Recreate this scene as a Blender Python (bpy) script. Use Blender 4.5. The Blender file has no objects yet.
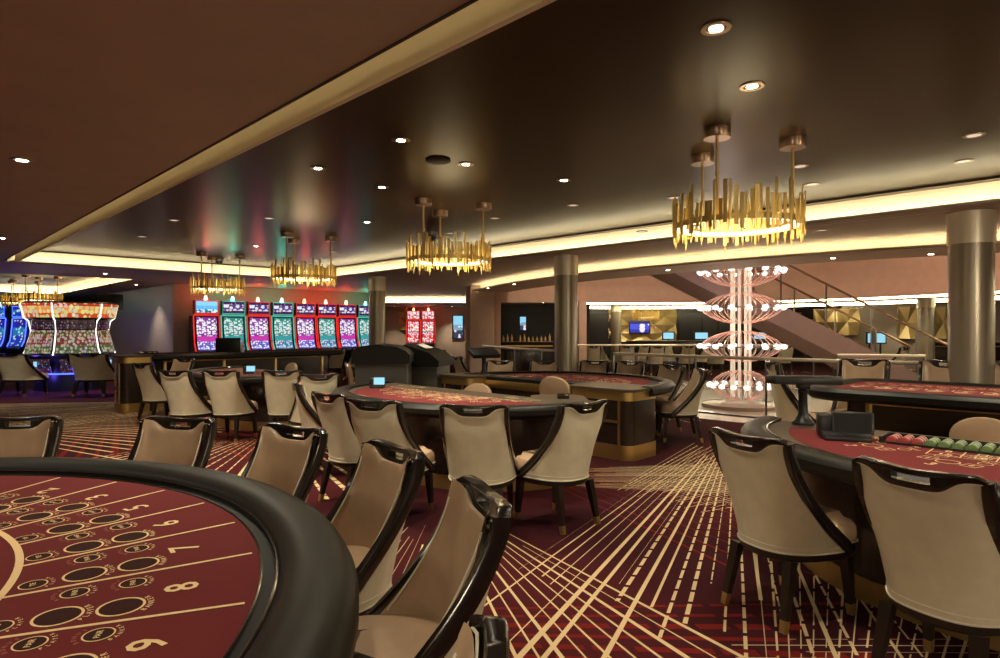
import bpy, bmesh, math, random
from mathutils import Vector, Matrix
from mathutils.geometry import tessellate_polygon
PI = math.pi
random.seed(7)
C = bpy.context.scene.collection
sc = bpy.context.scene
# ------------------------------------------------------------ camera, world, exposure
F = 620.0; EYE = 1.5
cam_d = bpy.data.cameras.new('camera'); cam = bpy.data.objects.new('camera', cam_d); C.objects.link(cam)
cam_d.sensor_width = 36; cam_d.lens = 36*F/1000; cam_d.clip_end = 200; cam_d.clip_start = .05
cam.location = (0, 0, EYE); cam.rotation_euler = (PI/2, 0, 0)
sc.camera = cam
w = bpy.data.worlds.new('world'); sc.world = w; w.use_nodes = True
w.node_tree.nodes['Background'].inputs[0].default_value = (.05, .035, .025, 1)
w.node_tree.nodes['Background'].inputs[1].default_value = .3
sc.view_settings.view_transform = 'Standard'; sc.view_settings.look = 'None'
sc.view_settings.exposure = 0.7; sc.view_settings.gamma = 1; sc.view_settings.use_curve_mapping = False
sc.cycles.use_denoising = True
sc.cycles.max_bounces = 6; sc.cycles.diffuse_bounces = 3; sc.cycles.glossy_bounces = 3
sc.cycles.transmission_bounces = 5; sc.cycles.transparent_max_bounces = 16
sc.cycles.caustics_reflective = False; sc.cycles.caustics_refractive = False
sc.cycles.sample_clamp_indirect = 4; sc.cycles.sample_clamp_direct = 0
SPOT = 30.0       # watts of one ceiling downlight
LED = 15.0         # strength of the cove strips
FILL = 1.25
WARM = (1, .87, .64)

R2 = math.sqrt(.5)
def UV(u, v, z=0): return Vector(((u-v)*R2, (u+v)*R2, z))         # the room's own axes run at 45 degrees to the view
def at(px, py, z): Y = (EYE-z)*F/(py-329); return Vector(((px-500)/F*Y, Y, z))
def atY(px, Y, z=0): return Vector(((px-500)/F*Y, Y, z))

# ------------------------------------------------------------ materials
def mat(name, col, rough=.5, metal=0, spec=.5, emit=None, es=0, coat=0, trans=0, alpha=1, bump=None, ior=1.5):
    m = bpy.data.materials.new(name); m.use_nodes = True
    nt = m.node_tree; b = nt.nodes['Principled BSDF']; I = b.inputs
    I['Base Color'].default_value = (*col, 1); I['Roughness'].default_value = rough; I['Metallic'].default_value = metal
    I['Specular IOR Level'].default_value = spec; I['Coat Weight'].default_value = coat; I['Coat Roughness'].default_value = .08
    I['Transmission Weight'].default_value = trans; I['Alpha'].default_value = alpha; I['IOR'].default_value = ior
    if emit: I['Emission Color'].default_value = (*emit, 1); I['Emission Strength'].default_value = es
    if bump:
        sc_, st = bump
        tc = nt.nodes.new('ShaderNodeTexCoord'); n = nt.nodes.new('ShaderNodeTexNoise'); n.inputs['Scale'].default_value = sc_
        n.inputs['Detail'].default_value = 4
        bp = nt.nodes.new('ShaderNodeBump'); bp.inputs['Strength'].default_value = st; bp.inputs['Distance'].default_value = .01
        nt.links.new(tc.outputs['Object'], n.inputs['Vector']); nt.links.new(n.outputs['Fac'], bp.inputs['Height'])
        nt.links.new(bp.outputs['Normal'], I['Normal'])
        mx = nt.nodes.new('ShaderNodeMixRGB'); mx.blend_type = 'MULTIPLY'; mx.inputs[0].default_value = .35
        mx.inputs[1].default_value = (*col, 1); rp = nt.nodes.new('ShaderNodeMapRange'); rp.inputs[3].default_value = .6; rp.inputs[4].default_value = 1.35
        nt.links.new(n.outputs['Fac'], rp.inputs[0]); nt.links.new(rp.outputs[0], mx.inputs[2]); nt.links.new(mx.outputs[0], I['Base Color'])
    return m
M = {
 'cream': mat('cream leather', (.70, .64, .47), .30, bump=(14, .10)),
 'taupe': mat('taupe leather', (.44, .30, .19), .26, bump=(14, .12)),
 'frame': mat('dark lacquered wood', (.012, .008, .006), .22, coat=.6),
 'rail': mat('dark stained wood', (.02, .012, .008), .35),
 'piping': mat('cream piping', (.72, .66, .52), .4),
 'brass': mat('brass', (.66, .46, .17), .36, .9),
 'gold': mat('polished gold', (.95, .70, .24), .30, .9),
 'goldpanel': mat('gold relief panel', (.66, .50, .22), .45, .4),
 'capbrass': mat('brushed brass collar', (.84, .78, .60), .38, .45),
 'column': mat('bronze metal column', (.36, .325, .25), .33, .55, bump=(4, .02)),
 'felt': mat('burgundy felt', (.155, .022, .024), .9, spec=.2, bump=(180, .10)),
 'disc': mat('dark felt print', (.045, .018, .016), .9, spec=.1),
 'print': mat('gold felt print', (.90, .66, .36), .8, spec=.2),
 'pinkprint': mat('rose felt print', (.42, .15, .12), .8, spec=.2),
 'pad': mat('black padded vinyl', (.009, .009, .007), .42, spec=.25, bump=(60, .05)),
 'track': mat('black table surface', (.012, .013, .013), .55, spec=.25, bump=(90, .05)),
 'stone': mat('taupe table border', (.085, .062, .040), .5, spec=.3, bump=(25, .04)),
 'body': mat('dark brown veneer', (.028, .018, .013), .25, coat=.3, bump=(6, .02)),
 'black': mat('black plastic', (.012, .012, .013), .35),
 'greybox': mat('dark grey cabinet', (.075, .068, .06), .5, bump=(8, .02)),
 'steel': mat('grey metal', (.3, .3, .3), .3, 1),
 'soffit': mat('brown painted ceiling', (.46, .37, .27), .55, bump=(3, .01)),
 'leftceil': mat('taupe painted ceiling', (.50, .41, .31), .6, spec=.2, bump=(3, .01)),
 'tray': mat('satin brown tray ceiling', (.052, .029, .012), .29, spec=.09),
 'cove': mat('cream cove paint', (.88, .82, .66), .6),
 'strip': mat('cream trim paint', (.86, .76, .50), .6),
 'dark': mat('painted shadow gap and speaker dark', (.02, .015, .01), .6),  # dark colour standing in for shade in ceiling gaps; also the speaker
 'pink': mat('rose plaster', (.62, .395, .29), .6, bump=(5, .02)),
 'pinkw': mat('pale rose wall', (.66, .50, .38), .5, bump=(5, .02)),
 'wall': mat('taupe wallcovering', (.36, .29, .22), .45, bump=(10, .03)),
 'wallm': mat('mauve wallcovering', (.42, .34, .30), .4, bump=(10, .03)),
 'darkwall': mat('dark panelled wall', (.025, .021, .02), .4, bump=(4, .02)),
 'stairw': mat('mauve stair plaster', (.30, .20, .19), .5, bump=(6, .02)),
 'marble': mat('rose marble', (.36, .26, .20), .22, bump=(3, .01)),
 'red': mat('red lacquer', (.45, .015, .012), .25, coat=.5),
 'led': mat('cove led', (1, 1, 1), .5, emit=(1, .85, .54), es=LED),
 'ledlow': mat('dimmed cove led', (1, 1, 1), .5, emit=(1, .82, .52), es=3.2),
 'lens': mat('lamp lens', (1, 1, 1), .5, emit=(1, .86, .66), es=30),
 'lensdim': mat('dim lamp lens', (.3, .2, .15), .3, emit=(1, .8, .6), es=.5),
 'ringled': mat('white light ring', (1, 1, 1), .5, emit=(1, .84, .55), es=3),
 'trim': mat('copper lamp trim', (.32, .22, .15), .3, .9),
 'glow': mat('glowing crystal rod', (1, .95, .9), .2, emit=(1, .76, .56), es=.22),
 'bulb': mat('glowing glass globe', (1, 1, 1), .1, emit=(1, .93, .88), es=.75),
 'wire': mat('rose gold wire with painted glow', (.75, .42, .32), .2, 1, emit=(1, .6, .45), es=.16),  # weak emission paints a glow on the ribs; the wire is no lamp
 'blue': mat('blue neon', (.05, .05, .3), .4, emit=(.05, .10, 1), es=2.2),
 'violet': mat('violet neon', (.05, .05, .3), .4, emit=(.35, .12, 1), es=6),
 'bluescr': mat('pale blue screen', (.05, .1, .1), .3, emit=(.35, .75, .95), es=.6),
 'whiteled': mat('white led tube', (1, 1, 1), .4, emit=(1, .9, .9), es=1.0),
 'redled': mat('red led edge', (.5, .02, .02), .3, emit=(1, .03, .02), es=.55),
 'tealled': mat('teal led edge', (.02, .4, .3), .3, emit=(.12, .8, .62), es=.38),
 'redlamp': mat('red topper lamp', (1, .2, .1), .3, emit=(1, .16, .07), es=14),
 'teallamp': mat('teal topper lamp', (.1, 1, .8), .3, emit=(.08, 1, .72), es=10),
 'chipred': mat('red chips', (.33, .05, .045), .5), 'chipgreen': mat('green chips', (.13, .21, .07), .5),
 'paper': mat('white paper', (.8, .78, .72), .6),
}
def glassmat():
    m = bpy.data.materials.new('clear glass panel'); m.use_nodes = True; nt = m.node_tree
    nt.nodes.remove(nt.nodes['Principled BSDF'])
    t = nt.nodes.new('ShaderNodeBsdfTransparent'); t.inputs[0].default_value = (.93, .95, .94, 1)
    g = nt.nodes.new('ShaderNodeBsdfGlossy'); g.inputs['Roughness'].default_value = .04
    fr = nt.nodes.new('ShaderNodeFresnel'); fr.inputs[0].default_value = 1.35
    mx = nt.nodes.new('ShaderNodeMixShader'); o = nt.nodes['Material Output']
    nt.links.new(fr.outputs[0], mx.inputs[0]); nt.links.new(t.outputs[0], mx.inputs[1]); nt.links.new(g.outputs[0], mx.inputs[2])
    nt.links.new(mx.outputs[0], o.inputs[0]); return m
M['glass'] = glassmat()

def nodes_of(m): return m.node_tree, m.node_tree.nodes, m.node_tree.links
def math_(nt, op, a, b=None, c=None):
    n = nt.nodes.new('ShaderNodeMath'); n.operation = op
    for i, x in enumerate((a, b, c)):
        if x is None: continue
        if isinstance(x, (int, float)): n.inputs[i].default_value = x
        else: nt.links.new(x, n.inputs[i])
    return n.outputs[0]

def carpet():
    m = mat('patterned carpet', (.1, .01, .01), .95, spec=.1); nt, N, L = nodes_of(m)
    tc = N.new('ShaderNodeTexCoord'); sp = N.new('ShaderNodeSeparateXYZ'); L.new(tc.outputs['Object'], sp.inputs[0])
    X, Y = sp.outputs[0], sp.outputs[1]
    nz = N.new('ShaderNodeTexNoise'); nz.inputs['Scale'].default_value = .45; nz.inputs['Detail'].default_value = 1
    L.new(tc.outputs['Object'], nz.inputs['Vector'])
    def tri(a):                                       # 0 at a line's middle, .5 between lines
        return math_(nt, 'ABSOLUTE', math_(nt, 'SUBTRACT', math_(nt, 'FRACT', a), .5))
    def hashv(a, k):
        return math_(nt, 'FRACT', math_(nt, 'MULTIPLY', math_(nt, 'SINE', math_(nt, 'MULTIPLY', math_(nt, 'FLOOR', a), k)), 43.7))
    def fan(cx, cy, cnt, wmin, wmax, dash, rlo, rhi, a0, a1):
        """lines spreading from a point, between the directions a0 and a1 (degrees)"""
        mid, half = math.radians((a0+a1)/2), math.radians((a1-a0)/2); c, s_ = math.cos(mid), math.sin(mid)
        dx = math_(nt, 'SUBTRACT', X, cx); dy = math_(nt, 'SUBTRACT', Y, cy)
        rx = math_(nt, 'ADD', math_(nt, 'MULTIPLY', dx, c), math_(nt, 'MULTIPLY', dy, s_)); ry = math_(nt, 'ADD', math_(nt, 'MULTIPLY', dx, -s_), math_(nt, 'MULTIPLY', dy, c))
        th = math_(nt, 'ARCTAN2', ry, rx); ang = math_(nt, 'MULTIPLY', th, cnt/(2*PI))
        r = math_(nt, 'SQRT', math_(nt, 'ADD', math_(nt, 'MULTIPLY', dx, dx), math_(nt, 'MULTIPLY', dy, dy)))
        wd = math_(nt, 'MULTIPLY_ADD', hashv(ang, 12.99), wmax-wmin, wmin)
        line = math_(nt, 'LESS_THAN', tri(ang), math_(nt, 'MULTIPLY', wd, .5))
        st = math_(nt, 'MULTIPLY_ADD', hashv(ang, 4.17), (rhi-rlo)*.2, rlo); en = math_(nt, 'MULTIPLY_ADD', hashv(ang, 7.3), -(rhi-rlo)*.22, rhi)
        line = math_(nt, 'MULTIPLY', line, math_(nt, 'MULTIPLY', math_(nt, 'GREATER_THAN', r, st), math_(nt, 'LESS_THAN', r, en)))
        line = math_(nt, 'MULTIPLY', line, math_(nt, 'LESS_THAN', math_(nt, 'ABSOLUTE', th), half))
        if dash:
            d = math_(nt, 'FRACT', math_(nt, 'ADD', math_(nt, 'MULTIPLY', r, dash), math_(nt, 'MULTIPLY', ang, .13)))
            keepl = math_(nt, 'GREATER_THAN', hashv(ang, 5.7), .62)          # some lines run unbroken
            line = math_(nt, 'MULTIPLY', line, math_(nt, 'MAXIMUM', keepl, math_(nt, 'GREATER_THAN', d, .2)))
        return line
    def hatch(deg, pitch, wd, scale, seed, thr):      # straight bundles inside scattered patches
        c, s = math.cos(math.radians(deg)), math.sin(math.radians(deg))
        a = math_(nt, 'ADD', math_(nt, 'MULTIPLY', X, c/pitch), math_(nt, 'MULTIPLY', Y, s/pitch))
        b = math_(nt, 'ADD', math_(nt, 'MULTIPLY', X, -s), math_(nt, 'MULTIPLY', Y, c))
        vo = N.new('ShaderNodeTexVoronoi'); vo.inputs['Scale'].default_value = scale; vo.feature = 'F1'
        mp = N.new('ShaderNodeMapping'); mp.inputs['Location'].default_value = (seed, seed*1.7, 0); L.new(tc.outputs['Object'], mp.inputs[0]); L.new(mp.outputs[0], vo.inputs['Vector'])
        sc3 = N.new('ShaderNodeSeparateColor'); L.new(vo.outputs['Color'], sc3.inputs[0])
        on = math_(nt, 'LESS_THAN', sc3.outputs[0], thr)
        wv = math_(nt, 'MULTIPLY_ADD', hashv(a, 9.1), wd, wd*.5)
        line = math_(nt, 'LESS_THAN', tri(a), math_(nt, 'MULTIPLY', wv, .5))
        d = math_(nt, 'FRACT', math_(nt, 'ADD', math_(nt, 'MULTIPLY', b, 5.5), hashv(a, 3.3)))
        line = math_(nt, 'MULTIPLY', line, math_(nt, 'GREATER_THAN', d, .15))
        return math_(nt, 'MULTIPLY', line, on)
    def mx(*l):
        o = l[0]
        for k in l[1:]: o = math_(nt, 'MAXIMUM', o, k)
        return o
    cream = mx(fan(3.8, 10.0, 490, .07, .32, 0, 2.2, 8.4, 239, 244), fan(3.8, 10.0, 490, .07, .30, 6, 1.6, 8.2, 244, 294), fan(-.55, 5.55, 175, .06, .26, 0, .8, 4.6, -128, -57),
               fan(-1.5, 6.3, 400, .10, .30, 0, 1.9, 6.4, -10, 9), fan(.2, 4.4, 330, .08, .24, 7, 1.5, 4.6, 24, 58), fan(-7.0, 3.0, 900, .05, .14, 4, 7.9, 11.0, -14, 0),
               fan(.6, 1.2, 230, .06, .2, 4, 1.2, 3.8, 20, 70),
               fan(-5.4, 13.2, 140, .12, .30, 0, .6, 6.5, 190, 250), fan(-3.4, 9.4, 120, .12, .30, 6, .7, 4.6, 236, 322),
               fan(5.6, 7.0, 300, .08, .28, 6, .8, 2.9, 170, 250), fan(-9.5, 10.0, 170, .12, .30, 0, 1.0, 6.2, -30, 50), fan(1.5, 15.5, 260, .12, .36, 6, .8, 6.0, 180, 290))
    redl = mx(fan(-.5, 8.2, 170, .06, .16, 0, 1.2, 5.4, -66, -46), fan(-4.0, 3.2, 260, .2, .5, 5, 3.3, 6.0, -30, 2), fan(-8, 13, 220, .2, .5, 0, 1, 8, -70, 0))
    base = N.new('ShaderNodeValToRGB'); base.color_ramp.elements[0].position = .42; base.color_ramp.elements[1].position = .6
    base.color_ramp.elements[0].color = (.034, .006, .009, 1); base.color_ramp.elements[1].color = (.062, .008, .010, 1)
    L.new(nz.outputs['Fac'], base.inputs[0])
    a1 = N.new('ShaderNodeMixRGB'); L.new(redl, a1.inputs[0]); L.new(base.outputs[0], a1.inputs[1]); a1.inputs[2].default_value = (.14, .011, .008, 1)
    a2 = N.new('ShaderNodeMixRGB'); L.new(cream, a2.inputs[0]); L.new(a1.outputs[0], a2.inputs[1]); a2.inputs[2].default_value = (.60, .45, .25, 1)
    L.new(a2.outputs[0], N['Principled BSDF'].inputs['Base Color'])
    n2 = N.new('ShaderNodeTexNoise'); n2.inputs['Scale'].default_value = 260; L.new(tc.outputs['Object'], n2.inputs['Vector'])
    bp = N.new('ShaderNodeBump'); bp.inputs['Strength'].default_value = .35; bp.inputs['Distance'].default_value = .004
    L.new(n2.outputs['Fac'], bp.inputs['Height']); L.new(bp.outputs[0], N['Principled BSDF'].inputs['Normal'])
    return m
M['carpet'] = carpet()

def screen(name, zones, scale, st=1.6, accent=(1, 1, 1)):
    """a lit picture: horizontal zones of colour (z from 0 bottom to 1 top, generated) with bright symbols on them"""
    m = mat(name, (.01, .01, .01), .2); nt, N, L = nodes_of(m)
    tc = N.new('ShaderNodeTexCoord'); sp = N.new('ShaderNodeSeparateXYZ'); L.new(tc.outputs['Generated'], sp.inputs[0])
    rp = N.new('ShaderNodeValToRGB'); rp.color_ramp.interpolation = 'CONSTANT'
    e = rp.color_ramp.elements
    e[0].position = zones[0][0]; e[0].color = (*zones[0][1], 1); e[1].position = zones[1][0]; e[1].color = (*zones[1][1], 1)
    for p, c, *_ in zones[2:]: k = e.new(p); k.color = (*c, 1)
    L.new(sp.outputs[2], rp.inputs[0])
    r2 = N.new('ShaderNodeValToRGB'); r2.color_ramp.interpolation = 'CONSTANT'; e = r2.color_ramp.elements
    e[0].position = zones[0][0]; e[0].color = (zones[0][2],)*3+(1,); e[1].position = zones[1][0]; e[1].color = (zones[1][2],)*3+(1,)
    for p, c, q in zones[2:]: k = e.new(p); k.color = (q, q, q, 1)
    L.new(sp.outputs[2], r2.inputs[0])
    vo = N.new('ShaderNodeTexVoronoi'); vo.inputs['Scale'].default_value = scale; vo.inputs['Randomness'].default_value = .6
    L.new(tc.outputs['Object'], vo.inputs['Vector'])
    blob = math_(nt, 'LESS_THAN', vo.outputs['Distance'], r2.outputs[0])
    mix = N.new('ShaderNodeMixRGB'); L.new(blob, mix.inputs[0]); L.new(rp.outputs[0], mix.inputs[1])
    hs = N.new('ShaderNodeMixRGB'); hs.inputs[0].default_value = .35; hs.inputs[1].default_value = (*accent, 1); L.new(vo.outputs['Color'], hs.inputs[2])
    L.new(hs.outputs[0], mix.inputs[2])
    L.new(mix.outputs[0], N['Principled BSDF'].inputs['Emission Color']); N['Principled BSDF'].inputs['Emission Strength'].default_value = st
    return m
M['scr_purple'] = screen('purple slot screen', [(0, (.12, .10, .5), .42), (.26, (.5, .04, .35), .2), (.42, (.22, .03, .30), .5)], 17, .72, (.95, .95, .95))
M['scr_teal'] = screen('teal slot screen', [(0, (.08, .2, .4), .42), (.26, (.05, .35, .36), .2), (.42, (.03, .26, .24), .5)], 17, .60, (.85, 1, .95))
M['scr_top'] = screen('purple top screen', [(0, (.05, .01, .10), .12), (.22, (.12, .03, .26), .5), (.78, (.05, .01, .10), .1)], 11, .6, (1, .95, 1))
M['scr_sky'] = screen('blue sky top screen', [(0, (.03, .09, .22), .45), (.28, (.10, .42, .75), .12), (.6, (.22, .55, .85), .1)], 13, .8, (.6, .9, 1))
M['scr_fire'] = screen('orange header sign', [(0, (.7, .09, .02), .5), (.3, (1, .35, .06), .55), (.8, (.6, .05, .02), .4)], 9, .5, (1, .8, .3))
M['scr_reel'] = screen('busy reel screen', [(0, (.10, .16, .06), .45), (.35, (.28, .05, .05), .5), (.75, (.16, .10, .03), .45)], 12, .36, (.8, .6, .4))
M['scr_dim'] = screen('dim reel band', [(0, (.10, .02, .04), .3), (.4, (.03, .02, .06), .35), (.7, (.10, .04, .04), .2)], 14, .25, (.4, .3, .5))
M['scr_blue'] = screen('blue slot screen', [(0, (.02, .05, .5), .35), (.4, (.02, .2, .5), .4), (.7, (.03, .02, .4), .35)], 9, .5, (.5, .9, 1))
M['scr_poster'] = screen('poster picture', [(0, (.02, .04, .08), .35), (.35, (.18, .32, .42), .4), (.6, (.25, .6, .8), .15)], 6, .7, (.9, .9, .95))
M['scr_tv'] = screen('television picture', [(0, (.02, .03, .25), .35), (.3, (.06, .07, .5), .42), (.8, (.02, .02, .12), .2)], 3.2, .9, (.85, .85, 1))
M['scr_redw'] = screen('red and white slot screen', [(0, (.7, .03, .05), .45), (.48, (.12, .01, .01), .0), (.53, (.75, .05, .08), .5)], 13, .7, (1, .95, .95))

# ------------------------------------------------------------ mesh builder
class MB:
    def __init__(s): s.bm = bmesh.new()
    def _add(s, vs, fs, mi=0):
        B = [s.bm.verts.new(v) for v in vs]; out = []
        for f in fs:
            try: q = s.bm.faces.new([B[i] for i in f]); q.material_index = mi; out.append(q)
            except ValueError: pass
        return B, out
    def box(s, a, b, bev=0, mi=0, mtx=None, seg=2):
        x0, y0, z0 = a; x1, y1, z1 = b
        vs = [Vector(p) for p in ((x0,y0,z0),(x1,y0,z0),(x1,y1,z0),(x0,y1,z0),(x0,y0,z1),(x1,y0,z1),(x1,y1,z1),(x0,y1,z1))]
        if mtx: vs = [mtx @ v for v in vs]
        B, fs = s._add(vs, [(0,3,2,1),(4,5,6,7),(0,1,5,4),(1,2,6,5),(2,3,7,6),(3,0,4,7)], mi)
        if bev:
            es = {e for f in fs for e in f.edges}
            r = bmesh.ops.bevel(s.bm, geom=list(es), offset=bev, segments=seg, profile=.5, affect='EDGES')
            for f in r['faces']: f.material_index = mi
        return s
    def loft(s, rings, close=True, cap=True, mi=0):
        n = len(rings[0]); vs = [p for r in rings for p in r]; fs = []
        for k in range(len(rings)-1):
            for i in range(n if close else n-1):
                j = (i+1) % n; fs.append((k*n+i, k*n+j, (k+1)*n+j, (k+1)*n+i))
        if cap: fs.append(tuple(reversed(range(n)))); fs.append(tuple((len(rings)-1)*n+i for i in range(n)))
        s._add(vs, fs, mi); return s
    def lathe(s, prof, n=20, c=(0,0,0), mi=0, cap=True):
        return s.loft([[Vector((c[0]+r*math.cos(2*PI*i/n), c[1]+r*math.sin(2*PI*i/n), c[2]+z)) for i in range(n)] for r, z in prof], mi=mi, cap=cap)
    def tube(s, path, r, n=8, closed=False, mi=0, sq=1.0, up=Vector((0,0,1)), ry=None):
        """sweep a round (or, with ry, oval) section along a path; r may be a number or a list"""
        P = [Vector(p) for p in path]; m = len(P); rings = []
        for k in range(m):
            a = P[k-1] if (k > 0 or closed) else P[k]; b = P[(k+1) % m] if (k < m-1 or closed) else P[k]
            t = (b-a).normalized(); u = up if abs(t.dot(up)) < .98 else Vector((1,0,0))
            x = t.cross(u).normalized(); y = x.cross(t).normalized()
            rr = r[k] if isinstance(r, (list, tuple)) else r; r2 = rr if ry is None else (ry[k] if isinstance(ry, (list, tuple)) else ry)
            ring = []
            for i in range(n):
                a_ = 2*PI*(i+.5)/n; c, q = math.cos(a_), math.sin(a_)
                c = math.copysign(abs(c)**sq, c); q = math.copysign(abs(q)**sq, q)
                ring.append(P[k]+x*(c*rr)+y*(q*r2))
            rings.append(ring)
        if closed: rings.append(rings[0])
        s.loft(rings, cap=not closed, mi=mi); 
        if closed: bmesh.ops.remove_doubles(s.bm, verts=s.bm.verts, dist=1e-6)
        return s
    def prism(s, poly, z0, z1, mi=0):
        n = len(poly); lo = [Vector((p[0], p[1], z0)) for p in poly]; hi = [Vector((p[0], p[1], z1)) for p in poly]
        tri = tessellate_polygon([lo]); fs = [tuple(t) for t in tri]+[tuple(n+i for i in t) for t in tri]
        fs += [(i, (i+1) % n, n+(i+1) % n, n+i) for i in range(n)]
        s._add(lo+hi, fs, mi); return s
    def flat(s, poly, z, holes=(), mi=0):
        L = [[Vector((p[0], p[1], z)) for p in q] for q in (poly, *holes)]
        s._add([p for q in L for p in q], [tuple(t) for t in tessellate_polygon(L)], mi); return s
    def disc(s, c, r, z, n=24, mi=0): return s.flat([(c[0]+r*math.cos(2*PI*i/n), c[1]+r*math.sin(2*PI*i/n)) for i in range(n)], z, mi=mi)
    def ring(s, c, r0, r1, z, n=28, a0=0, a1=2*PI, mi=0):
        vs = []
        for i in range(n+1):
            a = a0+(a1-a0)*i/n
            for r in (r0, r1): vs.append(Vector((c[0]+r*math.cos(a), c[1]+r*math.sin(a), z)))
        s._add(vs, [(2*i, 2*i+1, 2*i+3, 2*i+2) for i in range(n)], mi); return s
    def line(s, a, b, wd, z, mi=0):
        a = Vector((a[0], a[1])); b = Vector((b[0], b[1])); d = (b-a).normalized(); p = Vector((-d.y, d.x))*wd/2
        s._add([(*(a+p), z), (*(a-p), z), (*(b-p), z), (*(b+p), z)], [(0,1,2,3)], mi); return s
    def ribbon(s, path, z0, z1, mi=0):
        vs = []
        for p in path: vs += [Vector((p[0], p[1], z0)), Vector((p[0], p[1], z1))]
        s._add(vs, [(2*i, 2*i+2, 2*i+3, 2*i+1) for i in range(len(path)-1)], mi); return s
    def text(s, t, c, size, rot, z, mi=0):
        vs, fs = text_geo(t); q = Matrix.Rotation(rot, 3, 'Z')
        s._add([q @ (v*size)+Vector((c[0], c[1], z)) for v in vs], fs, mi); return s
    def build(s, name, mt, parent=None, smooth=True, ang=38, **kw):
        bmesh.ops.recalc_face_normals(s.bm, faces=s.bm.faces)
        me = bpy.data.meshes.new(name); s.bm.to_mesh(me); s.bm.free()
        for m_ in (mt if isinstance(mt, (list, tuple)) else [mt]): me.materials.append(M[m_] if isinstance(m_, str) else m_)
        if smooth:
            me.polygons.foreach_set('use_smooth', [True]*len(me.polygons)); me.set_sharp_from_angle(angle=math.radians(ang))
        o = bpy.data.objects.new(name, me); C.objects.link(o)
        if parent is not None: o.parent = parent
        return tag(o, **kw)
_tg = {}
def text_geo(t):
    if t not in _tg:
        cu = bpy.data.curves.new('glyph', 'FONT'); cu.body = t; cu.size = 1; cu.align_x = 'CENTER'; cu.align_y = 'CENTER'; cu.resolution_u = 2
        cu.offset = .012
        o = bpy.data.objects.new('glyph', cu); C.objects.link(o)
        dg = bpy.context.evaluated_depsgraph_get(); me = o.evaluated_get(dg).to_mesh()
        _tg[t] = ([v.co.copy() for v in me.vertices], [tuple(p.vertices) for p in me.polygons])
        o.evaluated_get(dg).to_mesh_clear(); bpy.data.objects.remove(o); bpy.data.curves.remove(cu)
    return _tg[t]
def tag(o, label=None, cat=None, group=None, kind=None):
    if label: o['label'] = label
    if cat: o['category'] = cat
    if group: o['group'] = group
    if kind: o['kind'] = kind
    return o
def thing(name, loc, rz=0, label=None, cat=None, group=None):
    o = bpy.data.objects.new(name, None); C.objects.link(o); o.empty_display_size = .1
    o.location = loc; o.rotation_euler = (0, 0, rz); return tag(o, label, cat, group)
def dup(root, loc, rz=None, label=None, group=None, scale=None):
    def cp(o, par):
        c = o.copy(); C.objects.link(c)
        if par is not None: c.parent = par
        for ch in o.children: cp(ch, c)
        return c
    r = cp(root, None); r.location = loc
    if rz is not None: r.rotation_euler = (0, 0, rz)
    if label: r['label'] = label
    if group: r['group'] = group
    return r
def struct(mb, name, m, **kw): return mb.build(name, m, kind='structure', **kw)
def light(kind, loc, energy, col=WARM, size=.1, rot=(0,0,0), spot=None, blend=.6, parent=None):
    d = bpy.data.lights.new('lamp_light', kind); d.energy = energy; d.color = col
    if kind in ('POINT', 'SPOT'): d.shadow_soft_size = size
    if kind == 'SPOT': d.spot_size = math.radians(spot or 110); d.spot_blend = blend
    if kind == 'AREA': d.shape = 'RECTANGLE'; d.size, d.size_y = size
    o = bpy.data.objects.new('lamp_light', d); C.objects.link(o); o.location = loc; o.rotation_euler = rot
    if parent is not None: o.parent = parent
    return o

# ------------------------------------------------------------ the setting
ZT, ZS, ZB = 3.0, 2.75, 2.57                      # tray ceiling, soffit, lower curved soffit
def arcA(v): return 9.45+.035*(v-4.6)**2
def arcB(v): return arcA(v)+1.25
VS = [-9+i*.5 for i in range(45)]                 # -9 .. 13
def xy(p): return (p[0], p[1])
floor_poly = [(-40, -12), (40, -12), (40, 45), (-40, 45)]
struct(MB().flat(floor_poly, 0), 'floor', 'carpet')
main = [xy(UV(-16, -9)), xy(UV(-16, 36)), (-.85, 44), (-.85, 17.9)] + [xy(UV(arcA(v)+.28, v)) for v in reversed(VS)]
tray1 = [xy(UV(1.74, -7)), xy(UV(1.74, 14.6)), xy(UV(7.75, 14.6)), xy(UV(7.75, -7))]
tray2 = [xy(UV(-12, 17.6)), xy(UV(-12, 26.3)), xy(UV(4.5, 26.3)), xy(UV(4.5, 17.6))]
left = [xy(UV(-16, -9)), xy(UV(-16, 14.6)), xy(UV(1.6, 14.6)), xy(UV(1.6, -9))]
cut_left = [xy(UV(-15.9, -8.9)), xy(UV(-15.9, 14.6)), xy(UV(1.7, 14.6)), xy(UV(1.7, -8.9))]
t1h = [xy(UV(-15.98, -8.95)), xy(UV(-15.98, 14.6)), xy(UV(7.75, 14.6)), xy(UV(7.75, -8.95))]
struct(MB().flat(main, ZS, holes=[t1h, tray2]), 'ceiling', 'soffit')
struct(MB().flat([xy(UV(-16, -9)), xy(UV(-16, 14.65)), xy(UV(1.6, 14.65)), xy(UV(1.6, -9))], ZS-.002), 'ceiling.001', 'leftceil')
def bar(mb, u0, v0, u1, v1, z0, z1, mi=0):        # box given in room axes
    mb.prism([xy(UV(u0, v0)), xy(UV(u1, v0)), xy(UV(u1, v1)), xy(UV(u0, v1))], z0, z1, mi); return mb
struct(MB().flat([xy(UV(1.81, -9)), xy(UV(8.05, -9)), xy(UV(8.05, 14.9)), xy(UV(1.81, 14.9))], ZT), 'ceiling.002', 'tray')
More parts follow.
